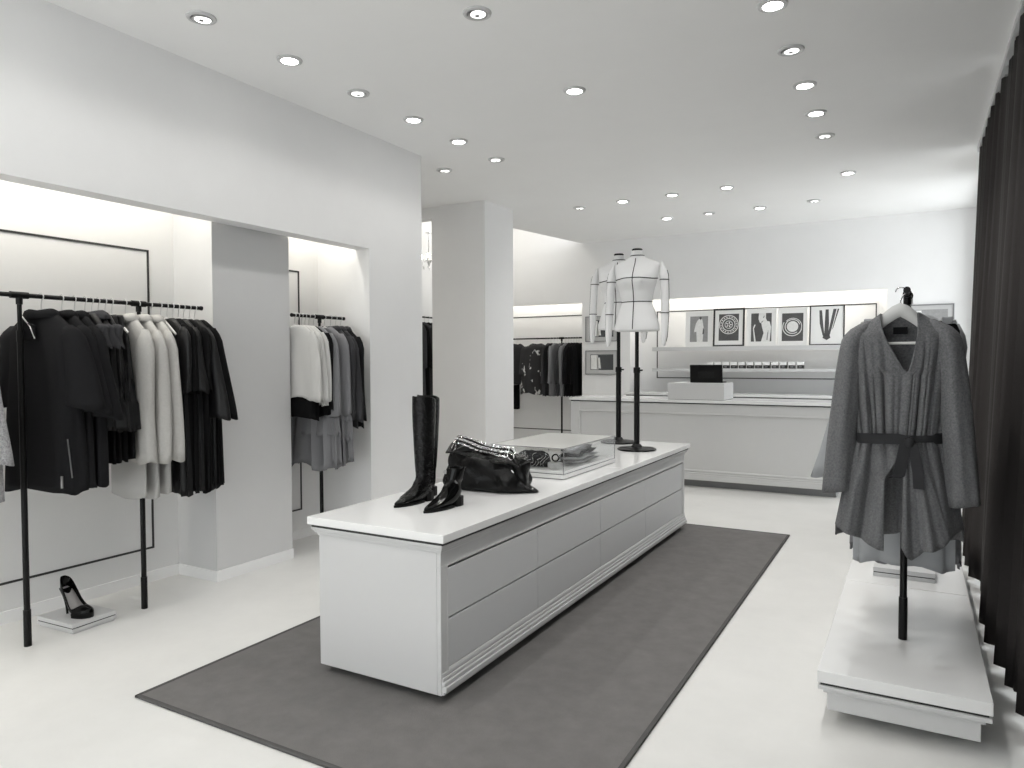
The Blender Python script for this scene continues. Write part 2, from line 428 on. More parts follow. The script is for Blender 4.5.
# low sideboard behind the counter, against the back wall
rt = thing('back_sideboard', 'low pale sideboard along the back wall behind the cash counter', 'sideboard', (0, 0, 0))
M().box(-3.92, -.42, YB-.42, YB-.004, 1.03, 1.065).build('top_board', TOPW, rt, smooth=False, bevel=.003)
M().box(-3.90, -.44, YB-.40, YB-.004, 1.012, 1.032).build('shadow_gap', SHADOWGAP, rt, smooth=False)
M().box(-3.90, -.44, YB-.40, YB-.004, .0, 1.014).build('body', COUNT, rt, smooth=False, bevel=.003)

# niche shelves
rt = thing('wall_shelf', 'white shelf in the bright back niche holding the row of framed pictures', 'shelf', (-1.96, YB+.19, 1.715))
M().box(-1.64, 1.625, -.23, .16, 0, .045).build('board', WHITE, rt, smooth=False, bevel=.003)
b = M(); b.box(-1.64, 1.625, -.236, -.226, -.012, .05); b.build('front_lip', WHITE, rt, smooth=False, bevel=.002)
rt = thing('wall_shelf', 'lower white shelf in the back niche holding the small lidded boxes', 'shelf', (-1.96, YB+.19, 1.392))
M().box(-1.64, 1.625, -.23, .16, 0, .04).build('board', WHITE, rt, smooth=False, bevel=.003)
b = M(); b.box(-1.64, 1.625, -.236, -.226, -.006, .042); b.build('front_lip', WHITE, rt, smooth=False, bevel=.002)
pos = ['behind the screen', 'second from the screen end', 'third from the screen end', 'fourth from the screen end', 'fifth from the screen end', 'sixth from the screen end',
       'sixth from the coat end', 'fifth from the coat end', 'fourth from the coat end', 'third from the coat end', 'second from the coat end', 'end nearest the grey coat']
src = None
for i in range(12):
    x = -2.70 + i*.1165
    if src is None:
        src = o = thing('lidded_box', '', 'box', (x, YB+.03, 1.432), 0, 'small boxes on the lower niche shelf')
        M().box(-.042, .042, -.05, .05, 0, .052).build('body', PRINTK, o, smooth=False, bevel=.002)
        M().box(-.047, .047, -.054, .054, .05, .098).build('lid', MATW, o, smooth=False, bevel=.002)
        M().box(-.02, .02, -.0515, -.049, .018, .034).build('front_tag', FRAMEG, o, smooth=False)
    else:
        o = copy_tree(src); o.location = (x, YB+.03, 1.432)
    o['label'] = 'small black box with white lid on the lower niche shelf, ' + pos[i]

# ------------------------------------------------------------------ pictures
def picture(name, label, x0, x1, z0, z1, y, lean, fw, fm, art, mw=None, group=None, depth=.02, pm=PRINTG, mm=MATW):
    w, h = x1-x0, z1-z0
    rt = thing(name, label, 'picture', ((x0+x1)/2, y, z0), 0, group)
    rt.rotation_euler = (-lean, 0, 0)
    f = M()
    f.box(-w/2, -w/2+fw, 0, depth, 0, h); f.box(w/2-fw, w/2, 0, depth, 0, h)
    f.box(-w/2+fw, w/2-fw, 0, depth, 0, fw); f.box(-w/2+fw, w/2-fw, 0, depth, h-fw, h)
    f.build('picture_frame', fm, rt, smooth=False, bevel=.002)
    M().box(-w/2+fw, w/2-fw, depth*.5, depth*.9, fw, h-fw).build('mat_board', mm, rt, smooth=False)
    if mw:
        l, r_, b_, t_ = mw
        M().box(-w/2+l, w/2-r_, depth*.5-.002, depth*.5, b_, h-t_).build('print', pm, rt, smooth=False)
        art(rt, -w/2+l, w/2-r_, b_, h-t_, depth*.5-.002)
    return rt
def ell(cx, cz, rx, rz, n=22, a0=0, a1=2*PI, rot=0):
    out = []
    for i in range(n):
        a = a0 + (a1-a0)*i/n
        px, pz = rx*cos(a), rz*sin(a)
        out.append((cx+px*cos(rot)-pz*sin(rot), cz+px*sin(rot)+pz*cos(rot)))
    return out
def ringband(m, cx, cz, r0, r1, y, n=28, a0=0, a1=2*PI, sx=1, sz=1):
    k = n
    for i in range(k):
        t0 = a0+(a1-a0)*i/k; t1 = a0+(a1-a0)*(i+1)/k
        q = [(cx+r0*cos(t0)*sx, cz+r0*sin(t0)*sz), (cx+r1*cos(t0)*sx, cz+r1*sin(t0)*sz), (cx+r1*cos(t1)*sx, cz+r1*sin(t1)*sz), (cx+r0*cos(t1)*sx, cz+r0*sin(t1)*sz)]
        m.add([(x, y, z) for x, z in q], [(0,1,2,3)])
def art_robe(rt, x0, x1, z0, z1, y):
    w, h = x1-x0, z1-z0
    P = lambda pts: [(x0+u*w, z0+v*h) for u, v in pts]
    m = M(); m.xz(P([(.4,.0),(.72,.0),(.74,.3),(.78,.5),(.72,.72),(.68,.86),(.62,.9),(.52,.9),(.42,.84),(.32,.7),(.24,.45),(.24,.38),(.36,.4)]), y-.0012, y)
    m.build('robed_figure', PRINTL, rt, smooth=False)
    m = M(); m.xz(P(ell(.58, .93, .06, .055)), y-.0014, y); m.xz(P([(.55,.9),(.62,.9),(.58,.84)]), y-.0016, y); m.xz(P([(.70,.3),(.78,.3),(.80,.46),(.74,.55)]), y-.0016, y)
    m.build('figure_shadow', PRINTD, rt, smooth=False)
def art_rings(rt, x0, x1, z0, z1, y):
    w, h = x1-x0, z1-z0; cx, cz = (x0+x1)/2, z0+h*.6; m = M(); R = w*.49
    for a, b in ((.92,1.0),(.60,.68),(.36,.42)): ringband(m, cx, cz, R*a, R*b, y-.0012)
    for i in range(18):
        t = i*2*PI/18; ringband(m, cx, cz, R*.76, R*.84, y-.0012, 2, t, t+.2)
    for i in range(5):
        t = i*1.3; m.xz(ell(cx+R*.2*cos(t), cz+R*.2*sin(t), R*.13, R*.06, 10, rot=t), y-.0012, y)
    m.build('ring_emblem', PRINTL, rt, smooth=False)
def art_profile(rt, x0, x1, z0, z1, y):
    w, h = x1-x0, z1-z0
    P = lambda pts: [(x0+u*w, z0+v*h) for u, v in pts]
    m = M(); m.xz(P([(.5,.0),(.92,.0),(.98,.5),(.9,.7),(.78,.72),(.72,.82),(.72,1.0),(.38,1.0),(.36,.8),(.42,.68),(.5,.64),(.54,.5),(.62,.3)]), y-.0012, y)
    m.xz(P([(.22,.6),(.14,.45),(.2,.2),(.24,.0),(.16,.0),(.12,.3),(.1,.48),(.16,.6)][::-1]), y-.0012, y)
    m.build('profile_figure', PRINTL, rt, smooth=False)
    m = M(); m.xz(P([(.5,.64),(.58,.7),(.6,.74),(.5,.7)]), y-.0016, y); m.xz(P([(.62,.82),(.66,.9),(.63,.92),(.57,.84)]), y-.0016, y); m.xz(P([(.76,.05),(.82,.05),(.86,.4),(.8,.3)]), y-.0016, y)
    m.build('figure_shadow', PRINTG, rt, smooth=False)
def art_swirl(rt, x0, x1, z0, z1, y):
    w, h = x1-x0, z1-z0; cx, cz = (x0+x1)/2, z0+h*.52; m = M()
    m.xz(ell(cx, cz, w*.27, w*.27, 26), y-.0012, y)
    ringband(m, cx, cz, w*.33, w*.37, y-.0012, 24, .3, 5.4); ringband(m, cx-.004, cz-.004, w*.43, w*.47, y-.0012, 24, 2.6, 6.0); ringband(m, cx+.004, cz, w*.40, w*.43, y-.0012, 18, -.4, 2.4)
    m.build('swirl', PRINTL, rt, smooth=False)
def art_brush(rt, x0, x1, z0, z1, y):
    w, h = x1-x0, z1-z0
    P = lambda pts: [(x0+u*w, z0+v*h) for u, v in pts]
    m = M()
    m.xz(P([(.40,.15),(.56,.15),(.58,.55),(.56,.97),(.44,.97),(.42,.6)]), y-.001, y)
    m.xz(P([(.34,.18),(.42,.12),(.36,.5),(.30,.95),(.20,.95),(.22,.55)]), y-.001, y)
    m.xz(P([(.52,.12),(.62,.2),(.74,.55),(.86,.98),(.74,.98),(.64,.6)]), y-.001, y)
    m.xz(P([(.70,.35),(.74,.4),(.96,.98),(.90,.98)]), y-.001, y)
    m.xz(P([(.34,.1),(.5,.03),(.64,.1),(.6,.22),(.38,.22)]), y-.001, y)
    m.build('brush_strokes', PRINTD, rt, smooth=False)
G = 'framed pictures on the niche shelf'; ZS = 1.767; YP = YB+.05
picture('framed_picture', 'white framed picture of a pale robed figure on grey, nearest the mannequins on the shelf', -3.115, -2.69, ZS-.004, ZS+.545, YP+.02, .07, .016, MATW, art_robe, (.075,.075,.08,.075), G)
picture('framed_picture', 'black framed picture of a round ring emblem on the niche shelf', -2.68, -2.215, ZS-.004, ZS+.575, YP, .08, .026, PRINTK, art_rings, (.085,.085,.09,.085), G, pm=PRINTD)
picture('framed_picture', 'white framed picture of a pale figure in profile on dark grey, on the shelf', -2.195, -1.765, ZS-.004, ZS+.555, YP+.02, .07, .016, MATW, art_profile, (.07,.07,.07,.07), G, pm=PRINTD)
picture('framed_picture', 'white framed picture of a bright white swirl on dark grey, on the shelf', -1.745, -1.345, ZS-.004, ZS+.545, YP+.02, .07, .016, MATW, art_swirl, (.055,.055,.07,.075), G, pm=PRINTD)
picture('framed_picture', 'black framed picture of dark brush strokes on white, at the shelf end near the coat', -1.315, -.855, ZS-.004, ZS+.57, YP, .08, .018, PRINTK, art_brush, (.06,.06,.06,.05), G, pm=MATW)
def art_photo(rt, x0, x1, z0, z1, y):
    w, h = x1-x0, z1-z0
    m = M()
    for a, b, c, d in ((.02,.36,.04,.96),(.3,.46,.1,.8)): m.xz([(x0+a*w,z0+c*h),(x0+b*w,z0+c*h),(x0+b*w*.9,z0+d*h),(x0+a*w,z0+d*h)], y-.001, y)
    m.build('pale_shape', PRINTL, rt, smooth=False)
G2 = 'grey framed pictures on the back wall'
picture('framed_picture', 'grey framed dark glossy picture low on the back wall beside the dark coats', -4.75, -4.19, 1.33, 1.725, YB-.03, 0, .012, FRAMEG, art_photo, (.09,.07,.075,.065), G2, depth=.026, pm=TVSCR, mm=FRAMEP)
picture('framed_picture', 'grey framed picture higher on the back wall, half hidden behind the rear mannequin', -4.75, -4.19, 1.87, 2.285, YB-.03, 0, .012, FRAMEG, art_photo, (.09,.07,.075,.065), G2, depth=.026, pm=TVSCR, mm=FRAMEP)
picture('framed_picture', 'grey framed picture on the back wall half hidden behind the grey belted coat', -.12, .445, 1.86, 2.285, YB-.03, 0, .016, FRAMEG, art_photo, (.05,.07,.08,.07), G2, depth=.026, mm=FRAMEP)

# ------------------------------------------------------------------ hangers, garments, racks
def arc(cx, cz, r, a0, a1, n):
    return [(cx+r*cos(a0+(a1-a0)*i/n), 0, cz+r*sin(a0+(a1-a0)*i/n)) for i in range(n+1)]
_hang = {}
def hanger(label, loc, rz, m=HANGW, w=.16, group=None, key='w', cross=False):
    if key in _hang:
        o = copy_tree(_hang[key]); o.location = loc; o.rotation_euler = (0, 0, rz); o['label'] = label
        if group: o['group'] = group
        return o
    rt = thing('clothes_hanger', label, 'hanger', loc, rz, group)
    b = M(); n = 14; pts = []; rs = []
    for i in range(n+1):
        u = -1 + 2*i/n
        pts.append((u*w, 0, -.088 - .100*abs(u)**1.15)); rs.append(.007 + .010*(1-abs(u)**1.2))
    b.tube(pts, rs, 8, up=(0,1,0), flat=.75)
    b.build('arms', m, rt)
    if cross:
        c = M(); c.tube([(-w*.8, 0, -.137), (-w*.8, 0, -.215), (w*.8, 0, -.215), (w*.8, 0, -.137)], .006, 8); c.build('trouser_bar', m, rt)
    h = M()
    h.tube([(0,0,-.075), (0,0,-.045)] + [( .019*sin(a), 0, -.0 + .019*-cos(a) ) for a in [PI*.0 + k*PI*1.55/14 for k in range(15)]][1:], .0030, 6)
    h.build('hook', HOOKM, rt)
    _hang[key] = rt
    return rt

def garment(name, label, cat, loc, rz, m, W=.42, Lg=.95, hemW=.46, dep=.035, slv=None, seed=0, fold=.008, nf=9, neck=.075, slope=.075,
            waist=None, hemwave=.01, group=None, collar=None, frill=0, top=-.095, asym=None, tiers=(), nz=22, nth=44, roundsh=1.0, sleeve_m=None, inner=None, sub=0):
    rnd = random.Random(seed*7+1)
    rt = thing(name, label, cat, loc, rz, group)
    ph = [rnd.uniform(0, 6.28) for _ in range(8)]
    n2 = max(3, int(nf*1.6)+rnd.randint(-1, 1))
    rings = []
    zs = top - slope
    for j in range(6):
        t = j/6
        a = neck + (W/2-neck)*t; b = .035 + (dep-.035)*t
        z = top - slope*(t**1.25)
        rings.append([(a*cos(2*PI*i/nth), b*sin(2*PI*i/nth), z + .012*abs(cos(2*PI*i/nth))*(1-t)) for i in range(nth)])
    for k in range(nz+1):
        s = k/nz; z = zs - .012 - s*(Lg + zs - .012)
        a = W/2 + (hemW-W)/2*(s**.85)
        if waist:
            wz, wa = waist; a *= 1 - wa*math.exp(-((s-wz)/.13)**2)
        b = dep*(.9+.45*s)
        amp = fold*min(1, .15+s*1.25)
        if frill and s > frill: amp *= 1.9
        ring = []
        for i in range(nth):
            th = 2*PI*i/nth
            ex = 2/2.6
            cx = math.copysign(abs(cos(th))**ex, cos(th)); sy = math.copysign(abs(sin(th))**ex, sin(th))
            d = amp*(sin(nf*th+ph[0]+.7*s) + .6*sin(n2*th+ph[1]-1.3*s) + .35*sin((nf*2+1)*th+ph[2]))
            dx = d*.5*cos(th); dy = d*(1 if sin(th) >= 0 else 1)*(.35+.65*abs(sin(th)))*math.copysign(1, sin(th) or 1)
            zz = z + (hemwave*sin(3*th+ph[3])+hemwave*.5*sin(7*th+ph[4]))*max(0, s-.6)/.4
            ring.append((a*cx+dx+.006*sin(3*s+ph[5]), b*sy+dy+.006*sin(2.2*s+ph[6]), zz))
        rings.append(ring)
    M().loft(rings, False, False).build('body', m, rt, angle=75, solid=.003, sub=sub)
    if inner:
        iL, iw, im = inner
        r2 = []
        for k in range(8):
            s = k/7; z = -Lg*.6 - s*(iL-Lg*.6)
            r2.append([((iw/2)*cos(2*PI*i/nth) + .004*sin(5*2*PI*i/nth+ph[1]), dep*(.55+.25*s)*sin(2*PI*i/nth)+fold*.5*s*sin(nf*2*PI*i/nth+ph[2]), z+hemwave*sin(2*2*PI*i/nth+ph[3])*s) for i in range(nth)])
        M().loft(r2, False, False).build('underlayer', im, rt, angle=75, solid=.003)
    for tz, tl in tiers:
        r2 = []
        for k in range(6):
            t = k/5; z = tz - t*tl
            s_ = min(1, max(0, (zs-z)/(Lg+zs))); a0_ = W/2+(hemW-W)/2*s_**.85
            r2.append([((a0_*(.98+.10*t) + .012*t*sin(15*2*PI*i/96+ph[1]))*cos(2*PI*i/96), (dep*(.95+.45*s_)+.010+.010*t+.013*t*sin(13*2*PI*i/96+ph[2]))*sin(2*PI*i/96), z + .008*t*sin(9*2*PI*i/96+ph[3])) for i in range(96)])
        M().loft(r2, False, False).build('ruffle', m, rt, angle=75, solid=.002)
    if slv:
        sl, r0, r1, ang, flat = slv
        for sg in (-1, 1):
            rr = []; ns = 14; q = 20
            p1 = rnd.uniform(0, 6.28)
            for k in range(ns+1):
                s = k/ns
                ag = ang if (asym is None or sg < 0) else asym
                x = sg*(W/2 - r0*.55 + sin(ag)*sl*s + .012*sin(s*3+p1)); z = zs + .035 - s*sl*cos(ag)
                r = r0 + (r1-r0)*s
                if k == 0: r *= .35
                elif k == 1: r *= .78
                ring = []
                for i in range(q):
                    th = 2*PI*i/q
                    w = fold*.7*s*sin(4*th+p1+2*s) + fold*.4*sin(7*th+5*s+p1)*s
                    ring.append((x+(r+w)*cos(th), (r*flat+w*.6)*sin(th)+.004*sin(4*s+p1), z + (.012*sin(th*2+p1) if k == ns else 0)))
                rr.append(ring)
            M().loft(rr, True, False).build('sleeve', sleeve_m or m, rt, angle=75, solid=.003)
    if collar:
        ch, cm = collar; rr = []
        for z, a, b in ((top-.012, neck*1.12, .045), (top+ch*.5, neck*.98, .04), (top+ch, neck*1.05, .046), (top+ch*.4, neck*1.32, .058), (top-.03, neck*1.6, .066)):
            rr.append([(a*cos(2*PI*i/24), b*sin(2*PI*i/24), z+.012*cos(2*PI*i/24)**2) for i in range(24)])
        M().loft(rr, False, False).build('collar', cm, rt, angle=75, solid=.004)
    return rt

def post(m, x, y, z0, z1, foot=.2, low=True):
    """telescopic post: foot sleeve, tube, upper thinner tube with collar"""
    m.cyl((x,y,0), .0155, z0, z1*.9, 12)
    m.cyl((x,y,0), .0115, z1*.9-.01, z1, 12)
    m.cyl((x,y,0), .0175, z1*.9-.05, z1*.9+.012, 12)
    m.cyl((x,y,0), .019, z0, z0+foot, 12)
def rack(label, p0, p1, posts, zb, group='black clothes rails', z0=0):
    rt = thing('clothes_rail', label, 'clothes rail', (0,0,0), 0, group)
    b = M(); b.tube([(*p0, zb), (*p1, zb)], .0125, 12); b.build('bar', BLACKM, rt)
    for x, y in posts:
        c = M(); post(c, x, y, z0, zb-.012); c.build('post', BLACKM, rt)
        d = Vector((p1[0]-p0[0], p1[1]-p0[1], 0)).normalized()*.045
        k = M(); k.tube([(x-d.x, y-d.y, zb), (x+d.x, y+d.y, zb)], .0185, 12); k.cyl((x,y,0), .0165, zb-.05, zb, 12)
        k.build('tee_joint', BLACKM, rt)
    e = M()
    d = Vector((p1[0]-p0[0], p1[1]-p0[1], 0)).normalized()
    for p, sg in ((p0,-1),(p1,1)): e.tube([(p[0]+sg*d.x*.0, p[1]+sg*d.y*.0, zb), (p[0]+sg*d.x*.012, p[1]+sg*d.y*.012, zb)], .015, 12)
    e.build('end_cap', BLACKM, rt)
    return rt

BAR = 1.918; XA = -4.22
rack('black clothes rail of black jackets and cream coats in the near recess', (XA, 1.0), (XA, 3.20), ((XA, 2.074), (XA, 2.757)), BAR)
def hung(y, rz, hl, name, label, cat, m, hm=HANGW, key='w', x=XA, bar=BAR, **k):
    hanger(hl, (x, y, bar), rz, hm, key=key, group='white clothes hangers')
    return garment(name, label, cat, (x, y, bar), rz, m, **k)
RZ = PI*.0
# grey boucle coat at the picture's edge
hung(1.815, .06, 'white hanger of the grey boucle coat at the near end of the rail', 'boucle_coat', 'fluffy grey boucle coat at the near end of the rail, cut by the picture edge', 'coat', FUR, W=.36, Lg=1.06, hemW=.50, dep=.05, slv=(.74,.05,.10,.10,.7), seed=1, fold=.006, sub=0)
# black jackets
jk = []
jl = ['black wool coat hanging foremost, beside the near rail post', 'black wool jacket directly behind the front black coat', 'black zip jacket beside the dark short sleeved tops']
for i, (y, rz) in enumerate(((2.185, .22), (2.295, .06), (2.365, .0))):
    o = hung(y, rz, 'white hanger of the ' + jl[i], 'wool_jacket', jl[i], 'jacket', BLACKC, W=.47, Lg=1.075 - .01*i, hemW=.54, dep=.05 if i == 0 else .038, slv=(.46+.03*i,.085,.125,.22 if i == 0 else .13,.5), seed=3+i, fold=.013, nf=5, collar=(.014, BLACKC), slope=.10, group='black wool jackets')
    z = M()
    for sx in (1,):
        z.tube([(sx*.225, -.052, -.78), (sx*.252, -.052, -.99)], .0035, 6)
    z.build('side_zip', STEEL, o)
    jk.append(o)
z = M(); z.tube([(-.06,-.075,-.10), (.02,-.085,-.17), (.05,-.085,-.235)], .0035, 6); z.build('collar_zip', STEEL, jk[0])
z = M(); z.box(.195, .205, -.074, -.066, -1.045, -.98); z.build('hem_toggle', STEEL, jk[0])
lp = M(); lp.xz([(-.07,-.25),(.05,-.24),(.045,-.16),(.0,-.15),(-.05,-.12)], -.086, -.074); lp.build('lapel', BLACKC, jk[0], bevel=.003)
# dark short-sleeved tops
names = ['first', 'second', 'third', 'fourth', 'fifth']
for i, y in enumerate((2.425, 2.465, 2.503, 2.544, 2.585)):
    lab = '%s dark top with grey cap sleeves counted from the black jackets' % names[i].capitalize()
    lab = lab[0].lower() + lab[1:]
    hung(y, -.02, 'white hanger of the ' + lab, 'pleated_blouse', lab, 'top', BLACKS, W=.40 if i < 3 else .27, Lg=.745+.006*i, hemW=.47, dep=.028, slv=(.135,.066,.062,.12,.45) if i < 3 else None, seed=10+i, fold=.011, nf=11, frill=.7, slope=.085, neck=.1, group='dark pleated tops', sleeve_m=GREYD if i < 3 else BLACKS,
         inner=(.945, .40, BLACKK), collar=(.02, GREYD) if i == 1 else None)
# cream coats
cn = ['cream wool coat nearest the dark short sleeved tops', 'cream wool coat in the middle of the three cream coats', 'cream wool coat nearest the black pleated dresses']
for i, y in enumerate((2.670, 2.757, 2.838)):
    hung(y, -.03, 'white hanger of the ' + cn[i], 'wool_coat', cn[i], 'coat', CREAM, W=.45, Lg=.955, hemW=.46, dep=.038, slv=(.80,.072,.075,.03,.55), seed=20+i, fold=.007, nf=5, slope=.11, collar=(.016, CREAM), group='cream wool coats',
         inner=(1.19+.01*i - .03*(i == 2), .35, CREAML))
hanger('empty white hanger between the cream coats and the black dresses', (XA, 2.905, BAR), -.05, group='white clothes hangers')
# black dresses
for i, y in enumerate((2.950, 2.990, 3.030, 3.070, 3.113, 3.155)):
    lab = '%s black pleated dress counted from the cream coats' % ORD[i]
    hung(y, .05*i-.1, 'white hanger of the ' + lab, 'pleated_dress', lab, 'dress', BLACKK if i % 2 else BLACKS, W=.40, Lg=1.21-.01*(i % 3), hemW=.43, dep=.026, slv=(.42 if i < 4 else .60,.06,.075 if i < 4 else .085,.12 if i > 3 else .06,.45), seed=30+i, fold=.012, nf=13, slope=.08, hemwave=.012, group='black pleated dresses')

# second recess
X2 = -4.275; B2 = 1.922
rack('black clothes rail of white blouses and grey dresses in the recess past the pillar', (X2, 4.075), (X2, 4.65), ((X2, 4.37),), B2)
def hung2(y, *a, **k): return hung(y, *a, x=X2, bar=B2, **k)
for i, y in enumerate((4.095, 4.133, 4.170, 4.208)):
    lab = '%s white blouse counted from the grey pillar' % ORD[i]
    hung2(y, .06, 'white hanger of the ' + lab, 'silk_blouse', lab, 'blouse', IVORY, W=.40, Lg=.665+.02*i, hemW=.46, dep=.021, slv=(.54,.055,.058,.05,.36), seed=40+i, fold=.010, nf=8, slope=.075, neck=.09, hemwave=.015, group='white silk blouses',
          inner=(.80+.02*(i % 2), .40, BLACKK) if i in (0, 1) else None, collar=None)
hung2(4.250, .0, 'white hanger of the black cardigan behind the white blouses', 'cardigan', 'black cardigan hanging between the white blouses and grey dresses', 'cardigan', BLACKK, W=.42, Lg=.80, hemW=.46, dep=.034, slv=(.62,.06,.06,.04,.6), seed=50, fold=.008, nf=7, slope=.08)
for i, y in enumerate((4.302, 4.425)):
    lab = ['grey ruffled silk dress beside the black cardigan', 'grey ruffled silk dress beside the charcoal coats'][i]
    hung2(y, .02, 'white hanger of the ' + lab, 'ruffled_dress', lab, 'dress', GREYM, W=.40, Lg=1.22-.02*i, hemW=.52, dep=.034, slv=(.66,.06,.085,.05,.6), seed=52+i, fold=.020, nf=11, frill=.62, slope=.08, hemwave=.025, tiers=((-.70,.16),(-.86,.16)) if i else ((-.80,.16),), group='grey ruffled dresses')
for i, y in enumerate((4.495, 4.557, 4.618)):
    lab = ['charcoal coat beside the grey ruffled dresses', 'charcoal coat in the middle of the three charcoal coats', 'charcoal coat at the far end of the rail past the pillar'][i]
    hung2(y, -.02, 'white hanger of the ' + lab, 'tailored_coat', lab, 'coat', GREYD if i < 2 else BLACKC, W=.44, Lg=.92, hemW=.46, dep=.036, slv=(.70,.066,.06,.05,.6), seed=56+i, fold=.005, nf=5, slope=.10, collar=(.014, GREYD), group='charcoal coats')

# back niche rail
Y3 = 11.06; B3 = 1.945
rack('black clothes rail of dark garments in the bright niche beside the cash counter', (-6.6, Y3), (-4.87, Y3), ((-5.245, Y3),(-6.45, Y3)), B3)
def hung3(x, rz, hl, *a, **k):
    hanger(hl, (x, Y3, B3), rz, HANGW, key='w', group='white clothes hangers')
    return garment(a[0], a[1], a[2], (x, Y3, B3), rz, a[3], **k)
for i, x in enumerate((-6.22, -6.12)):
    lab = ['grey jacket at the column end of the niche rail', 'grey jacket next to the print dress on the niche rail'][i]
    hung3(x, .95, 'white hanger of the ' + lab, 'short_jacket', lab, 'jacket', GREYM if i == 0 else GREYD, W=.38, Lg=.80, hemW=.42, dep=.045, slv=(.55,.06,.06,.08,.6), seed=60+i, fold=.006, nf=6, group='grey jackets', inner=(1.24, .3, BLACKK) if i == 0 else None)
o = hung3(-5.72, .45, 'white hanger of the black and white print dress', 'print_dress', 'dark blouse with a white splash print facing out on the niche rail', 'blouse', SPLASH, W=.46, Lg=.95, hemW=.58, dep=.06, slv=(.5,.07,.08,.12,.6), seed=63, fold=.010, nf=8, hemwave=.02)
for i in range(9):
    x = (-5.45,-5.39,-5.33,-5.17,-5.12,-5.07,-5.02,-4.97,-4.925)[i]
    lab = '%s dark coat from the print dress on the niche rail' % ORD[i]
    mm = (GREYD, BLACKC, GREYM, GREYD, GREYM, BLACKC, BLACKK, BLACKK, BLACKK)[i]
    hung3(x, 1.25 if i < 5 else 1.4, 'white hanger of the ' + lab, 'dark_coat', lab, 'coat', mm, W=.38, Lg=.98, hemW=.40, dep=.028, slv=(.64,.055,.055,.03,.55), seed=70+i, fold=.006, nf=6, group='dark coats on the niche rail')

# side room rail seen through the slit past the wall end
rack('high black clothes rail of black dresses seen through the slit beside the column', (-6.62, 8.3), (-6.62, 9.7), ((-6.62, 8.45), (-6.62, 9.55)), 2.24)
for i in range(7):
    y = 8.66 + i*.115
    lab = '%s long black dress on the high rail beyond the slit' % ORD[i]
    hanger('black hanger of the ' + lab, (-6.62, y, 2.24), .2, BLACKM, key='k', group='black clothes hangers')
    garment('long_dress', lab, 'dress', (-6.62, y, 2.24), .2, BLACKK if i % 2 else GREYD, W=.42, Lg=1.5, hemW=.5, dep=.045, slv=(.65,.06,.06,.06,.6), seed=90+i, fold=.008, nf=7, group='long black dresses in the side room')

# chandelier in the side room
rt = thing('crystal_chandelier', 'small lit crystal chandelier glimpsed through the slit beside the column', 'chandelier', (-6.42, 8.86, 3.08))
b = M(); b.tube([(0,0,.42),(0,0,.12)], .006, 8); b.lathe([(.004,.42),(.05,.41),(.05,.418),(.0,.42)], 16); b.build('stem', CHROME, rt)
b = M(); b.lathe([(.01,.13),(.035,.1),(.02,.05),(.045,.0),(.02,-.05),(.006,-.09)], 14); b.build('body', CHROME, rt)
for k in range(6):
    a = k*PI/3
    b = M(); b.tube([(.02*cos(a),.02*sin(a),.02),(.08*cos(a),.08*sin(a),-.02),(.13*cos(a),.13*sin(a),.03)], .005, 6); arm = b.build('arm', CHROME, rt)
    b = M(); b.lathe([(.004,.03),(.012,.045),(.011,.07),(.002,.095)], 10, (.13*cos(a),.13*sin(a),0)); b.build('candle_bulb', CANDLE, arm)
    for j, dz in enumerate((-.03, -.10)):
        b = M(); b.lathe([(.001,.0),(.014,-.02),(.009,-.045),(.001,-.06)], 6, ((.13-.04*j)*cos(a),(.13-.04*j)*sin(a),dz+.02)); b.build('crystal_drop', CRYSTAL, arm, smooth=False)

# ------------------------------------------------------------------ shoe on its riser
rt = thing('display_plinth', 'small square white plinth on the floor carrying the single high heeled shoe', 'plinth', (-4.335, 2.405, 0), .06)
M().box(-.165, .165, -.135, .135, .012, .030).build('base_board', WHITE, rt, smooth=False, bevel=.002)
M().box(-.155, .155, -.125, .125, .0, .013).build('foot', WHITE, rt, smooth=False)
M().box(-.161, .161, -.131, .131, .029, .037).build('shadow_gap', SHADOWGAP, rt, smooth=False)
M().box(-.165, .165, -.135, .135, .036, .060).build('top_board', WHITE, rt, smooth=False, bevel=.002)

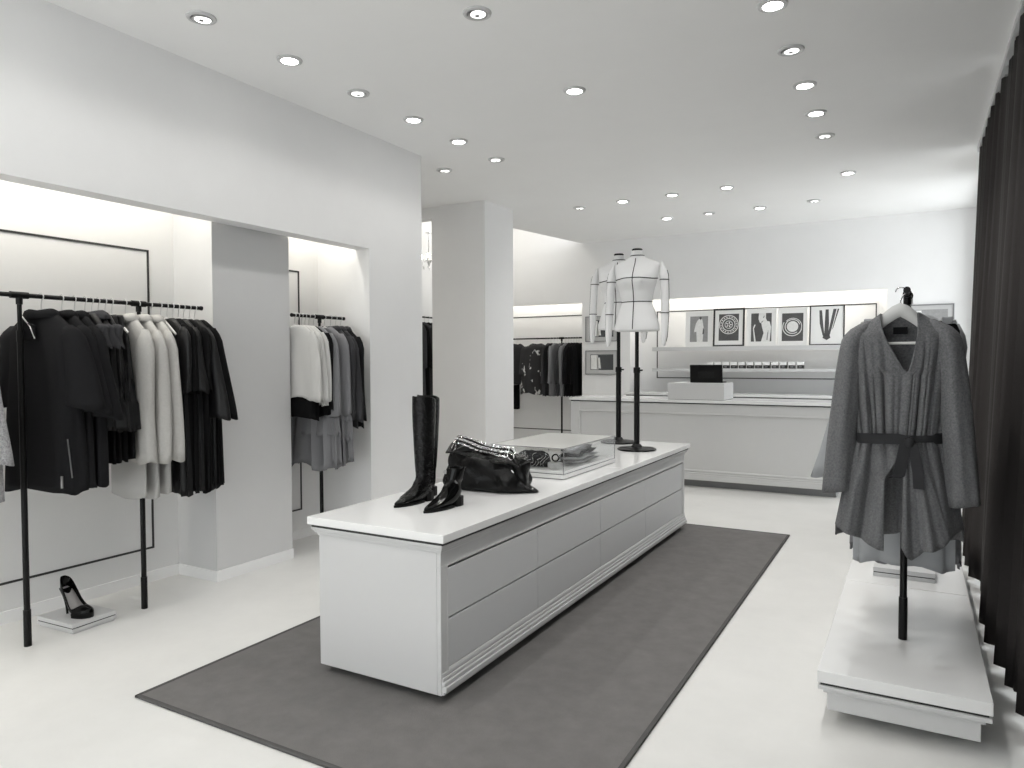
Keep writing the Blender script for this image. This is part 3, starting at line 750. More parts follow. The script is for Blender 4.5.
def pump(loc, rz):
    rt = thing('high_heel_shoe', 'black patent peep toe platform shoe with a high heel on the small white plinth', 'shoe', loc, rz)
    rt.scale = (1.12, 1.15, 1.12)
    N = 22; q = 17; rings = []; soles = []
    # x along the foot: 0 heel .. .21 toe ; foot profile
    def zb(s):   # bottom of the foot bed
        if s < .62:
            t = s/.62; return .024 + .118*(1-t*t*(3-2*t))
        return .024
    def hw(s): return .026 + .012*sin(min(1, s/.45)*PI/2) + (.008*sin(max(0, s-.4)/.45*PI) if s < .85 else .008*sin(PI)) - (.028*((s-.82)/.18)**2 if s > .82 else 0)
    hw0 = hw
    def hw(s): return hw0(s)*math.sqrt(min(1, (s+.006)/.13))
    def top(s):  # height of the side wall
        if s < .10: return .060 - .05*s
        if s < .58: return .055 - .075*(s-.1)
        if s < .70: return .019 + .16*(s-.58)
        return .040 - .06*(s-.70)
    for k in range(N+1):
        s = k/N; x = .205*s; z0 = zb(s); w = max(.007, hw(s)); h = max(.010, top(s)); ring = []
        closing = max(0, min(1, (s-.60)/.10))
        for i in range(q):
            a = -PI*.5 + (PI*(i/(q-1)) - PI/2)      # from left rim round the bottom to right rim
            u = -1 + 2*i/(q-1)                        # -1..1
            if abs(u) > .5:
                v = (abs(u)-.5)/.5
                inw = 1 - closing*(v**1.6)*.97
                yy = math.copysign(w*inw, u); zz = z0 + h*(v if closing < .01 else (v*(1-closing) + closing*sin(v*PI/2)))
            else:
                yy = w*u*2; zz = z0
            ring.append((x - (.010*(1-min(1,s/.1)) if False else 0), yy, zz))
        rings.append(ring)
    M().loft(rings, True, False, closed=False).build('upper', PATENT, rt, solid=.004, sub=1, angle=60)
    ins = [[(.205*k/16, -max(.005, hw(k/16)-.004), zb(k/16)+.003), (.205*k/16, max(.005, hw(k/16)-.004), zb(k/16)+.003)] for k in range(1, 13)]
    M().loft(ins, False, False, closed=False).build('insole', INSOLE, rt, solid=.002)
    # platform sole
    pr = [[(.205*s, -hw(s)*.98, 0), (.205*s, hw(s)*.98, 0), (.205*s, hw(s)*1.02, .024), (.205*s, -hw(s)*1.02, .024)] for s in [.56+.44*k/8 for k in range(9)]]
    M().loft(pr).build('platform_sole', PATENT, rt, angle=60)
    hl = []
    for t in [k/7 for k in range(8)]:
        z = zb(.08)*(1-t); r = .024*(1-t)**2.2 + .0055; hl.append([(.022+.010*t + r*1.05*cos(2*PI*i/14), r*sin(2*PI*i/14), z) for i in range(14)])
    M().loft(hl).build('heel', PATENT, rt)
pump((-4.41, 2.365, .060), .16)

# ------------------------------------------------------------------ boots
def boot(label, loc, rz, hs, m, top_r, lean=0.0, group=None, cut=.02, elastic=False):
    """toe towards -y, heel at +y; hs = shaft height"""
    rt = thing('leather_boot', label, 'boot', loc, rz, group)
    n = 28; rings = []
    # foot stations from toe to instep then the shaft
    def ring(c, wx, hy, tilt):
        t = Vector((0, cos(tilt), sin(tilt)))      # in-plane axis (perp to spine) in y-z
        return [Vector(c) + Vector((wx*cos(2*PI*i/n), 0, 0)) + t*hy*sin(2*PI*i/n) for i in range(n)]
    st = [((0,-.168,.016), .004, .005, PI/2), ((0,-.150,.018), .018, .010, PI/2), ((0,-.120,.022), .030, .015, PI/2), ((0,-.085,.029), .037, .022, PI/2+.05),
          ((0,-.045,.039), .039, .032, PI/2+.15), ((0,-.002,.050), .037, .048, PI/2+.36), ((0,.030,.062), .036, .072, PI/2+.72), ((.0,.050,.090), .037, .066, PI/2+1.15),
          ((0,.055,.135), .036, .048, PI)]
    for c, wx, hy, tl in st: rings.append(ring(c, wx, hy, tl))
    K = 12
    for k in range(1, K+1):
        s = k/K; z = .135 + (hs-.135)*s
        wx = .040 + (top_r-.040)*min(1, s*1.3)**.8; hy = .050 + (top_r*1.08-.050)*min(1, s*1.3)**.8
        rings.append(ring((lean*(z-.1), .056+.012*s, z), wx, hy, PI))
    body = M().loft(rings, True, False)
    body.v = [(x, y, max(z, .012 + .023*max(0, min(1, (y-.02)/.035)))) for x, y, z in body.v]
    # rim cut slightly lower at the back
    body.v = [(x, y, z - cut*max(0, (y-.05)/.06) if z > hs-.02 else z) for x, y, z in body.v]
    body.build('upper', m, rt, sub=1, solid=.003, angle=80)
    so = []
    for y, w in ((-.174,.003),(-.155,.018),(-.12,.031),(-.08,.039),(-.04,.041),(0,.036),(.03,.030)): so.append((w, y))
    poly = [(-w, y) for w, y in so] + [(w, y) for w, y in so[::-1]]
    M().prism(poly[::-1], .0, .013).build('sole', BLACKM, rt, smooth=False, bevel=.002)
    sh = [[(-.03,.02,.013),(.03,.02,.013),(.034,.028,.022),(-.034,.028,.022)], [(-.030,.06,.013+.012),(.030,.06,.025),(.034,.06,.036),(-.034,.06,.036)]]
    hb = M().prism([(-.028,.046),(.028,.046),(.034,.075),(.028,.103),(0,.114),(-.028,.103),(-.034,.075)], 0, .052)
    hb.build('heel', BLACKM, rt, smooth=False, bevel=.003)
    if elastic:
        e = M(); e.cyl((.0,0,0), .016, 0, .004, 14); e.xform(Matrix.Translation((.034, .04, hs-.065)) @ Matrix.Rotation(PI/2, 4, 'Y')); e.build('metal_disc', STEEL, rt)
    return rt
boot('tall black crocodile leather boot standing at the front of the island', (-2.330, 3.095, ZT), -.12, .575, CROC, .061, lean=-.02)
boot('second tall black boot hidden close behind the front tall boot', (-2.400, 3.225, ZT), -.12, .575, CROC, .061, lean=-.01)
boot('black patent ankle boot in front of the black handbag on the island', (-2.112, 3.058, ZT), -.12, .205, PATENT, .046, lean=.10, cut=.0, elastic=True)

# ------------------------------------------------------------------ handbag
rt = thing('handbag', 'slouchy crumpled black leather handbag with a silver chain strap on the island', 'handbag', (-2.205, 3.62, ZT), .12)
rt.scale = (1, 1, .93)
rnd = random.Random(5)
nu, nv = 64, 26; rings = []
ph = [rnd.uniform(0, 6.28) for _ in range(12)]
for k in range(nv+1):
    v = k/nv; z = .245*v
    shrink = 1.0 - .16*v - .55*max(0, v-.86)/.14*.6
    a = .275*shrink; b = .115*(1-.35*v**1.5)*(1 - .5*max(0, v-.85)/.15)
    if v < .1: a *= .93+.7*v; b *= .86+1.4*v
    ring = []
    for i in range(nu):
        th = 2*PI*i/nu; ex = 2/3.2
        cx = math.copysign(abs(cos(th))**ex, cos(th)); sy = math.copysign(abs(sin(th))**ex, sin(th))
        d = (.012*sin(3*th+ph[0]+4*v)+.010*sin(7*th+ph[1]-6*v)+.007*sin(11*th+ph[2]+9*v)+.006*sin(5*th+ph[3])*sin(9*v+ph[4])+.004*sin(17*th+13*v+ph[5]))*min(1, v*5)
        zz = z*(1+.06*sin(2*th+ph[6])*v - .15*cos(th)*v) 
        foot = .085*math.exp(-((th if th < PI else th-2*PI)/.25)**2)*max(0, 1-v*5)
        ring.append((a*cx + d*cos(th) + foot, b*sy + d*sin(th), zz))
    rings.append(ring)
M().loft(rings).build('bag_body', BAGM, rt, sub=1, angle=180)
fl = []
for k in range(13):
    t = k/12; row = []
    for i in range(40):
        u = i/39; x = -.235+.47*u
        y = .055 - .150*t - .008*sin(9*u+ph[7])*t; z = .256 - .075*(u-.5) + .005*sin(15*u+ph[8]) - .055*t**2.4 + .006*sin(11*u+5*t)
        row.append((x, y, z))
    fl.append(row)
M().loft(fl, False, False, closed=False).build('flap', CROC, rt, solid=.008, sub=1, angle=180)
ch = M(); lt = M(); path = []
for i in range(61):
    t = i/60
    x = -.21 + .40*t; y = -.015 + .022*sin(t*6); z = .286 - .07*(t-.5) + .008*sin(t*7+1) + (-.06*(1-t/.06) if t < .06 else 0) + (-.05*(t-.94)/.06 if t > .94 else 0)
    path.append(Vector((x, y, z)))
path2 = [p + Vector((.012, -.050-.006*sin(i*.16), -.018+.004*sin(i*.21))) for i, p in enumerate(path)]
for pp in (path, path2):
    for i in range(1, 60, 4):
        p = pp[i]; d = (pp[i+1]-pp[i-1]).normalized(); sd = d.cross(Vector((0,0,1))).normalized(); up = sd.cross(d)
        ax1 = (sd*(-.55 if (i//3) % 2 else -.75) + up*.75).normalized()
        pts = [p + d*.0250*cos(2*PI*k/12) + ax1*.0185*sin(2*PI*k/12) for k in range(12)]
        ch.tube(pts, .0046, 6, closed=True)
    lt.tube([p - Vector((0,0,.001)) for p in pp], .0085, 8)
st = ch.build('chain_strap', CHROME, rt); lt.build('leather_strand', BAGM, st)
cp = M(); cp.lathe([(.001,0),(.012,.001),(.013,.004),(.008,.006),(.001,.006)], 16); cp.xform(Matrix.Translation((-.215, -.125, .118)) @ Matrix.Rotation(PI/2, 4, 'X')); cp.build('stud', STEEL, rt)
cp = M(); cp.tube([(.2,-.11,.15),(.215,-.115,.135)], .004, 8); cp.tube([(.296,-.03,.03),(.300,-.034,.026)], .006, 8); cp.build('zip_pull', CHROME, rt)

# ------------------------------------------------------------------ display case
KX0, KX1, KY0, KY1 = -2.50, -1.945, 4.13, 5.03
rt = thing('display_case', 'low clear acrylic display case on a white base, on the island behind the handbag', 'display case', (0,0,0))
M().box(KX0+.01, KX1-.01, KY0+.01, KY1-.01, ZT, ZT+.004).build('foot', SHADOWGAP, rt, smooth=False)
M().box(KX0, KX1, KY0, KY1, ZT+.004, ZT+.030).build('base_board', TOPW, rt, smooth=False, bevel=.002)
M().box(KX0+.012, KX1-.012, KY0+.012, KY1-.012, ZT+.029, ZT+.034).build('shadow_gap', SHADOWGAP, rt, smooth=False)
M().box(KX0+.006, KX1-.006, KY0+.006, KY1-.006, ZT+.034, ZT+.052).build('display_bed', TOPW, rt, smooth=False, bevel=.002)
t = .005; zc0, zc1 = ZT+.03, ZT+.196
gb = M()
gb.box(KX0+.002, KX1-.002, KY0+.002, KY0+.002+t, zc0, zc1); gb.box(KX0+.002, KX1-.002, KY1-.002-t, KY1-.002, zc0, zc1)
gb.box(KX0+.002, KX0+.002+t, KY0+.008, KY1-.008, zc0, zc1); gb.box(KX1-.002-t, KX1-.002, KY0+.008, KY1-.008, zc0, zc1)
M().box(KX0+.002, KX1-.002, KY0+.002, KY1-.002, zc1, zc1+t).build('milky_lid', MILKY, rt, smooth=False)
gb.build('acrylic_cover', GLASS, rt, smooth=False)
ed = M()
e0 = .0022
for (x, y) in ((KX1-.003, KY0+.003), (KX1-.003, KY1-.003), (KX0+.003, KY0+.003), (KX0+.003, KY1-.003)): ed.box(x-e0, x+e0, y-e0, y+e0, zc0, zc1+t)
zz = zc1+t
for y in (KY0+.003, KY1-.003): ed.box(KX0, KX1, y-e0, y+e0, zz-.003, zz+.001)
for x in (KX0+.003, KX1-.003): ed.box(x-e0, x+e0, KY0, KY1, zz-.003, zz+.001)
ed.build('cover_edge', FRAMEG, rt, smooth=False)
ZB = ZT+.0525
# tweed purse, bracelet, stand, folded scarf inside
rt = thing('chain_purse', 'small dark purse wrapped in fine silver chain inside the acrylic case', 'purse', (-2.235, 4.27, ZB), .05)
rr = []
for k in range(13):
    v = k/12; a = .13*(1-.2*v)*(1 if v < .9 else .75); b = .055*(sin(PI*(.12+.80*v))**.6)
    rr.append([(a*cos(2*PI*i/36)+.004*sin(9*i), b*sin(2*PI*i/36)+.006*sin(5*2*PI*i/36+3*v), .105*v + .006*sin(4*2*PI*i/36)*v) for i in range(36)])
M().loft(rr).build('purse_body', GREYD, rt, sub=1, angle=180)
c = M()
rnd = random.Random(9)
for j in range(9):
    x0 = -.11+.025*j; pts = []
    for i in range(10):
        t = i/9; pts.append((x0+.05*t+.012*sin(t*9+j), -.058-.004*sin(PI*t), .01+.085*t+.008*sin(t*7+j*2)))
    c.tube(pts, .0018, 5)
c.build('fine_chain', CHROME, rt)
rt = thing('bracelet_stand', 'small white block inside the case carrying the dark bracelet', 'stand', (-2.06, 4.24, ZB), 0)
M().prism(ell(0, 0, .052, .04, 24), 0, .040).build('block', WHITE, rt, bevel=.005)
rt = thing('bracelet', 'dark bracelet with a chrome clasp standing on the white block in the case', 'bracelet', (-2.055, 4.235, ZB+.071), 0)
b = M(); b.tube([(.022*cos(a), 0, .022*sin(a)) for a in [k*2*PI/20 for k in range(20)]], .009, 8, closed=True, flat=.6); b.xform(Matrix.Rotation(.5, 4, 'Z')); b.build('band', PATENT, rt)
b = M(); b.tube([(.027*cos(a), 0, .027*sin(a)) for a in [-.6+k*1.4/8 for k in range(9)]], .008, 8); b.xform(Matrix.Rotation(.5, 4, 'Z')); b.build('clasp', CHROME, rt)
rt = thing('folded_scarf', 'grey striped scarf folded in soft layers inside the acrylic case', 'scarf', (-2.06, 4.60, ZB), .03)
for j in range(4):
    rr = []
    L0 = .23-.02*j
    for k in range(15):
        u = -1+2*k/14; h = .013*(1-abs(u)**6)+.002
        row = []
        for i in range(20):
            a = 2*PI*i/20; w = .085-.008*j
            row.append((w*cos(a)+.006*sin(5*u+j*2), L0*u+.003*sin(3*a), .020+.024*j + h*sin(a) + .006*sin(6*u+j)*cos(a) + .010*u*(1 if j > 1 else 0)))
        rr.append(row)
    M().loft(rr).build('fold_layer', (GREYM, GREYL, GREYD, GREYM)[j], rt, angle=180)

# ------------------------------------------------------------------ mannequins
def prof(z, tab):
    for k in range(len(tab)-1):
        z0, z1 = tab[k][0], tab[k+1][0]
        if z0 <= z <= z1:
            t = (z-z0)/(z1-z0); t = t*t*(3-2*t)*.5 + t*.5
            return [tab[k][q]+(tab[k+1][q]-tab[k][q])*t for q in range(1, 4)]
    return list(tab[-1][1:])
TAB = [(0,.197,.124,.0),(.05,.194,.123,0),(.14,.168,.108,0),(.25,.130,.088,-.002),(.33,.146,.098,-.006),(.42,.174,.120,-.012),(.47,.182,.114,-.010),(.53,.192,.090,0),(.570,.196,.068,.008),(.598,.160,.058,.012),(.618,.098,.052,.012),(.632,.062,.048,.010),(.66,.050,.046,.006),(.692,.050,.046,.002)]
def mannequin(label, x, y, rz, zt, group):
    rt = thing('dress_form_mannequin', label, 'mannequin', (x, y, ZT+.0012), rz, group)
    Z0 = zt
    n = 48; rings = []
    zs = [i*.0165 for i in range(42)] + [.692]
    def pt(z, th, off=0):
        a, b, yo = prof(z, TAB)
        cx, sy = cos(th), sin(th)
        # bust on the front
        bx = 0
        if sy < 0:
            bx = .022*math.exp(-((z-.43)/.055)**2)*(math.exp(-((a*cx-.075)/.045)**2)+math.exp(-((a*cx+.075)/.045)**2))
        return ((a+off)*cx, (b+off)*sy + yo - bx, Z0+z)
    for z in zs: rings.append([pt(z, 2*PI*i/n) for i in range(n)])
    M().loft(rings).build('torso', MANQ, rt, sub=1, angle=50)
    tp = M()
    def band(z, wob=None):
        pts = []
        for i in range(n):
            th = 2*PI*i/n; zz = z + (wob(th) if wob else 0); pts.append(pt(zz, th, .0008))
        tp.tube(pts, .0038, 6, closed=True)
    band(.445, lambda th: -.006*abs(cos(th))*0+.004*sin(3*th)); band(.252); band(.645)
    cl_ = [pt(z, -PI/2, .0012) for z in [i*.02 for i in range(1, 32)]]
    tp.tube(cl_, .0038, 6); cb_ = [pt(z, PI/2, .0012) for z in [i*.02 for i in range(1, 32)]]; tp.tube(cb_, .0038, 6)
    tp.build('seam_tape', TAPE, rt)
    M().lathe([(.001,.691),(.044,.691),(.047,.697),(.040,.704),(.001,.706)], 24, (0, .002, Z0)).build('neck_cap', BLACKM, rt)
    for sg in (-1, 1):
        rr = []; q = 20; ns = 18
        path = []
        for k in range(ns+1):
            s = k/ns
            xx = sg*(.222 + .010*sin(s*PI) + .020*s - .014*max(0, 1-s*8)); yy = .012 - .055*s*s; z = .590 - .715*s
            r = .046 - .010*s - .010*max(0, s-.55)
            if s < .16: r *= max(.12, (s/.16)**.62)
            if s > .88: r *= 1 - .45*(s-.88)/.12
            rr.append([(xx + r*.82*cos(2*PI*i/q), yy + r*sin(2*PI*i/q), Z0+z) for i in range(q)]); path.append((xx, yy, r, z))
        arm = M().loft(rr).build('arm', MANQ, rt, sub=1, angle=60)
        tpa = M()
        for kk in (4, 11):
            xx, yy, r, z = path[kk]
            tpa.tube([(xx + (r*.82+.001)*cos(2*PI*i/20), yy+(r+.001)*sin(2*PI*i/20), Z0+z) for i in range(20)], .0036, 6, closed=True)
        tpa.tube([(p[0]+sg*(p[2]*.82+.001), p[1], Z0+p[3]) for p in path[2:-1]], .003, 6)
        tpa.build('arm_tape', TAPE, arm)
    p = M(); p.cyl((0,0,0), .0165, .02, Z0+.02, 16); p.cyl((0,0,0), .0245, .02, .66, 16); p.lathe([(.0245,.655),(.029,.66),(.029,.70),(.0245,.705)], 16)
    p.build('pole', BLACKM, rt)
    k = M(); k.tube([(.02,0,.68),(.05,0,.68)], .007, 8); k.lathe([(.001,-.01),(.012,-.01),(.012,.01),(.001,.01)], 12); k.build('clamp_screw', BLACKM, rt)
    M().lathe([(.001,0),(.158,0),(.165,.004),(.165,.010),(.150,.017),(.05,.026),(.032,.05),(.001,.052)], 40).build('base_plate', BLACKM, rt)
mannequin('white torso mannequin with black tape lines, the nearer of two on the island', -2.062, 5.84, .03, 1.006, 'torso mannequins')
mannequin('white torso mannequin with black tape lines standing behind the nearer mannequin', -2.395, 6.28, .10, 1.045, 'torso mannequins')

# ------------------------------------------------------------------ platform on the right
PZ = .23; PX0, PX1 = -.345, .282
def platform(label, y0, y1):
    rt = thing('display_platform', label, 'platform', (0,0,0), 0, 'white display platforms')
    M().box(PX0, PX1, y0, y1, PZ-.052, PZ).build('top_board', TOPW, rt, smooth=False, bevel=.003)
    M().box(PX0+.012, PX1-.012, y0+.012, y1-.004, PZ-.064, PZ-.051).build('shadow_gap', SHADOWGAP, rt, smooth=False)
    m = M(); m.box(PX0+.002, PX1-.002, y0+.002, y1-.002, PZ-.082, PZ-.063); m.box(PX0+.022, PX1-.022, y0+.022, y1-.002, PZ-.10, PZ-.081); m.box(PX0+.036, PX1-.036, y0+.036, y1-.002, PZ-.178, PZ-.099)
    m.build('moulded_base', WHITE, rt, smooth=False, bevel=.003)
    M().box(PX0+.14, PX1-.14, y0+.16, y1-.05, 0, PZ-.177).build('plinth', SHADOWGAP, rt, smooth=False)
platform('low white display platform under the grey belted coat, front section', 3.26, 4.696)
platform('low white display platform, rear section behind the seam under the clothes rail', 4.701, 6.0)
rt = thing('low_riser', 'low white two layer riser on the platform under the hanging clothes', 'riser', (-.04, 5.0, PZ))
M().box(-.165, .165, -.13, .13, 0, .022).build('base_board', WHITE, rt, smooth=False, bevel=.002)
M().box(-.162, .162, -.127, .127, .021, .029).build('shadow_gap', SHADOWGAP, rt, smooth=False)
M().box(-.165, .165, -.13, .13, .028, .055).build('top_board', WHITE, rt, smooth=False, bevel=.002)
XP = -.032; BP = 1.858
rack('black clothes rail on the white platform carrying the grey belted coat', (XP, 3.61), (XP, 5.7), ((XP, 3.822), (XP, 5.45)), BP, z0=PZ)
# ---- the grey belted coat, hung facing out
HX, HY = -.058, 3.69
rt = thing('clothes_hanger', 'pale grey wide shouldered hanger of the grey belted coat', 'hanger', (HX, HY, BP), 0)
b = M(); pts = []; rs = []
for i in range(21):
    u = -1+2*i/20; pts.append((u*.165, -.01*(1-abs(u)), -.080 - .150*abs(u)**1.25)); rs.append(.015+.017*(1-abs(u))**1.0)
b.tube(pts, rs, 10, up=(0,1,0), flat=.55); b.build('arms', HANGG, rt)
b = M(); b.tube([(-.13,0,-.19),(-.13,0,-.232),(.13,0,-.232),(.13,0,-.19)], .0065, 8); b.build('trouser_bar', HANGW, rt)
b = M(); b.tube([(0,0,-.075),(0,0,-.04)] + [(.021*sin(a), 0, -.021*cos(a)) for a in [k*PI*1.5/12 for k in range(1, 13)]], .003, 8); b.build('hook', CHROME, rt)
b = M(); b.lathe([(.001,-.082),(.016,-.08),(.016,-.064),(.006,-.06),(.006,-.05),(.001,-.05)], 14); b.build('ferrule', CHROME, rt)

rt = thing('belted_coat', 'dark grey wool coat with V neck and tied belt facing out on the platform rail', 'coat', (HX, HY, 0))
nu = 400
rnd = random.Random(12)
def hero(z0=1.745, zbelt=1.195):
    rings = []
    levels = [1.760, 1.752, 1.742, 1.728, 1.712, 1.696, 1.680, 1.664] + [1.645 - i*.0228 for i in range(44)]
    for z in levels:
        if z > 1.664:
            t = (1.760-z)/(1.760-1.664); a = .078 + (.206-.078)*t; b = .048+.030*t
        elif z > zbelt:
            t = (1.664-z)/(1.664-zbelt); a = .206 - .034*t**1.2; b = .084 - .004*t
        else:
            t = (zbelt-z)/(zbelt-.66); a = .172 + .085*min(1, t)**.8; b = .078 + .038*t
        up = max(0, min(1, (1.68-z)/.30)); dn = max(0, min(1, (zbelt-z)/.22))
        cin = math.exp(-((z-zbelt)/.03)**2)
        if z > 1.49: gap = .070*((z-1.49)/.27)**.8
        elif z > zbelt-.03: gap = -.010
        else: gap = -.010 + .060*min(1, (zbelt-.03-z)/.16)
        q = max(0, min(1, (1.76-z)/.27)); q2 = max(0, min(1, (1.49-z)/.29))
        cx0 = -.008 + .050*q**1.2 - .022*q2
        f0 = math.asin(max(-.9, min(.9, gap/a)))
        ring = []
        for i in range(nu+1):
            u = i/nu; phi = f0 + (2*PI-2*f0)*u
            x = a*sin(phi); y = -b*cos(phi)
            x = math.copysign(abs(sin(phi))**.80, sin(phi))*a if abs(sin(phi)) > .25 else a*sin(phi)*(.25**.8/.25)
            fr = max(0, cos(phi)); side = 1 if x > 0 else -1
            xx = abs(x)/a
            def crease(v, w=.48): return math.exp(-(sin(v*PI)/w)**2)
            fd = up*(1-.5*cin)*(1-dn)*(.010*sin(12*xx+side*.5) + .008 - .034*crease(3.6*xx*(1+.25*(1.6-z))+.30*side+.25*(1.62-z)) - .014*crease(6.3*xx+.2*side+.7*(1.6-z), .42))*min(1, xx*3)*max(0, min(1, (1.02-xx)/.15))
            fs = dn*(.024*sin(9.5*xx+side*1.1+.9*z) + .014*sin(21*xx+side*2.2+1.5*z) + .005*sin(41*xx+z))
            y -= (fd+fs)*(fr**.5 if fr > 0 else 0)
            if fr <= 0: y += dn*.012*sin(13*xx+side+z)
            if u < .25: y -= .012*(1-u/.25)*max(0, min(1, (1.56-z)/.14))
            if cin > .02: y += cin*.010*fr
            dph = min(phi, 2*PI-phi) - f0
            ring.append((x+(cx0+.008)*math.exp(-(dph/.30)**2)*.8-.008*fr, y, z))
        rings.append(ring)
    # hem shape: per column drop
    base = levels[-1]
    out = []
    for k, ring in enumerate(rings):
        z = levels[k]; t = max(0, (zbelt-z)/(zbelt-base)); rr = []
        for i, (x, y, zz) in enumerate(ring):
            u = i/nu
            front = abs(u-.5) > .27
            xn = x
            if front and xn < 0:
                hem = .700 + .006*sin(xn*30) + 1.5*abs(xn)**2.1
            elif front:
                hem = .715 + .006*sin(xn*35) + 1.6*abs(xn)**2.1
            else: hem = .735 + .012*sin(xn*30)
            zt = zbelt - (zbelt-hem)*t if z < zbelt else zz
            rr.append((x, y, zt))
        out.append(rr)
    return out
R_ = hero()
M().loft(R_, False, False, closed=False).build('body', HEROM, rt, solid=.006, angle=180)
# front edge bands following the V
for e_, s_ in ((0, 1), (nu, -1)):
    pts = [Vector(r[e_]) + Vector((0, -.002, 0)) for r in R_[:15]]
    b = M(); rr = []
    for p in pts: rr.append([p+Vector((-s_*.001,-.003,0)), p+Vector((s_*.007,-.004,0)), p+Vector((s_*.007,.001,0)), p+Vector((-s_*.001,.003,0))])
    b.loft(rr); b.build('front_band', HEROM, rt, angle=60, bevel=.002)
for sg in (-1, 1):
    rr = []; q = 30; ns = 26
    for k in range(ns+1):
        s = k/ns
        if k < 5:
            z = (1.728, 1.712, 1.692, 1.668, 1.640)[k]; xin = (.110, .110, .115, .125, .138)[k]; xo = (.134, .168, .200, .222, .236)[k]; rb = (.014, .030, .044, .054, .060)[k]
        else:
            s5 = (k-4)/(ns-4); z = 1.640 - s5*(.700 if sg < 0 else .722)
            xin = .138 + .058*s5**.8 - .014*max(0, s5-.7); xo = .236 + .080*s5**.85; rb = .060+.010*s5
        c = (xin+xo)/2; r = (xo-xin)/2
        ring = []
        for i in range(q):
            th = 2*PI*i/q
            w = .0045*sin(5*th+2+3*s)*min(1, s*3) + .003*sin(9*th-4*s)*s
            ring.append((sg*(c+(r+w)*cos(th)), -.012+(rb+w)*sin(th)-.02*s, z + (.012*cos(th)*sg if k == ns else 0)))
        rr.append(ring)
    M().loft(rr, True, False).build('sleeve', HEROM, rt, solid=.005, angle=180)
bt = M(); rr = []
for i in range(61):
    th = 2*PI*i/60; a, b_ = .170, .088
    ex = .8
    x = math.copysign(abs(sin(th))**ex, sin(th))*a; y = -b_*cos(th) - .012*max(0, cos(th))
    zc = 1.197 + .008*sin(th*1.0+.5); h = .023 + (-.008 if cos(th) > .6 and sin(th) > .1 else 0)
    rr.append([(x*1.0, y*1.0, zc-h), (x*1.035, y*1.06-.003, zc-h), (x*1.035, y*1.06-.003, zc+h), (x, y, zc+h)])
bt.loft(rr, False, False); bt.build('belt', HEROB, rt, angle=60, bevel=.002)
kn = M()
kn.lathe([(.001,-.024),(.016,-.018),(.02,0),(.016,.018),(.001,.024)], 14, (.042, -.118, 1.19)); bk_ = kn.build('belt_knot', HEROB, rt)
def ribbon(pts, w, tw=0):
    m = M(); rr = []
    for i, p in enumerate(pts):
        c = Vector(p); a = tw*i/len(pts); sx = Vector((cos(a), sin(a), 0))*w
        rr.append([c-sx-Vector((0,.002,0)), c+sx-Vector((0,.002,0)), c+sx+Vector((0,.002,0)), c-sx+Vector((0,.002,0))])
    return m.loft(rr)
ribbon([(.030,-.122,1.185),(.022,-.130,1.14),(.012,-.134,1.08),(.004,-.136,1.04),(-.012,-.137,1.032)], .024, .3).build('belt_tail', HEROB, bk_, angle=60)
ribbon([(.055,-.120,1.185),(.066,-.132,1.13),(.078,-.138,1.06),(.082,-.140,.99)], .022, -.3).build('belt_tail', HEROB, bk_, angle=60)
# inner lining back, neck tag, loop
tg = M(); tg.box(-.028, .030, .026, .029, 1.668, 1.700); tg.build('neck_tag', BLACKC, rt, smooth=False)
# waterfall flap falling from the knot
rr = []
for k in range(22):
    s = k/21; row = []
    for i in range(26):
        v = i/25; x = .022 + (.010+.170*v)*(.25+.75*s**.8) - .012*(1-v)*s
        y = -.112 - .030*s - .026*s*sin(v*11+.8) - .01*s*sin(v*23)
        z = 1.172 - s*(.49 + .012*sin(v*9) - .10*v*v - .05*max(0, .2-v)/.2)
        row.append((x, y, z))
    rr.append(row)
M().loft(rr, False, False, closed=False).build('draped_flap', HEROM, rt, solid=.006, angle=180)

# clothes behind it on the same rail
def hungp(y, rz, hl, name, label, cat, m, **k):
    hanger(hl, (XP, y, BP), rz, HANGW, key='w', group='white clothes hangers')
    return garment(name, label, cat, (XP, y, BP), rz, m, **k)
rt = thing('clip_hanger', 'chrome clip hanger with clear clips just behind the grey belted coat', 'hanger', (XP, 3.94, BP), 0)
b = M(); b.tube([(0,0,-.07),(0,0,-.04)] + [(.021*sin(a), 0, -.021*cos(a)) for a in [k*PI*1.5/12 for k in range(1, 13)]], .003, 8); b.tube([(-.20,0,-.125),(.20,0,-.125)], .006, 8); b.tube([(0,0,-.07),(0,0,-.125)], .005, 8); b.build('rod', CHROME, rt)
for sg in (-1, 1):
    b = M(); b.box(sg*.165-.022, sg*.165+.022, -.012, .012, -.16, -.105); b.box(sg*.165-.040, sg*.165+.040, -.008, .008, -.143, -.128); b.build('clip', GREYL, rt, smooth=False, bevel=.004)
garment('black_skirt', 'black garment held by the clip hanger behind the grey belted coat', 'skirt', (XP, 3.94, BP-.15), 0, BLACKK, W=.42, Lg=.94, hemW=.40, dep=.035, seed=101, fold=.006, nf=6, neck=.2, slope=.012, top=0)
hungp(4.06, .0, 'white hanger of the pale grey cardigan behind the belted coat', 'long_cardigan', 'pale grey cardigan peeking out behind the belted coat on the counter side', 'cardigan', GREYL, W=.44, Lg=1.33, hemW=.44, dep=.045, slv=(.80,.07,.065,.24,.6), asym=-.10, seed=102, fold=.012, nf=9)
hungp(4.20, .0, 'white hanger of the grey tunic behind the belted coat', 'long_tunic', 'mid grey tunic hanging behind the belted coat, its hem showing low over the riser', 'tunic', GREYM, W=.42, Lg=1.31, hemW=.50, dep=.045, slv=(.66,.06,.055,.0,.6), seed=103, fold=.014, nf=10, hemwave=.025)
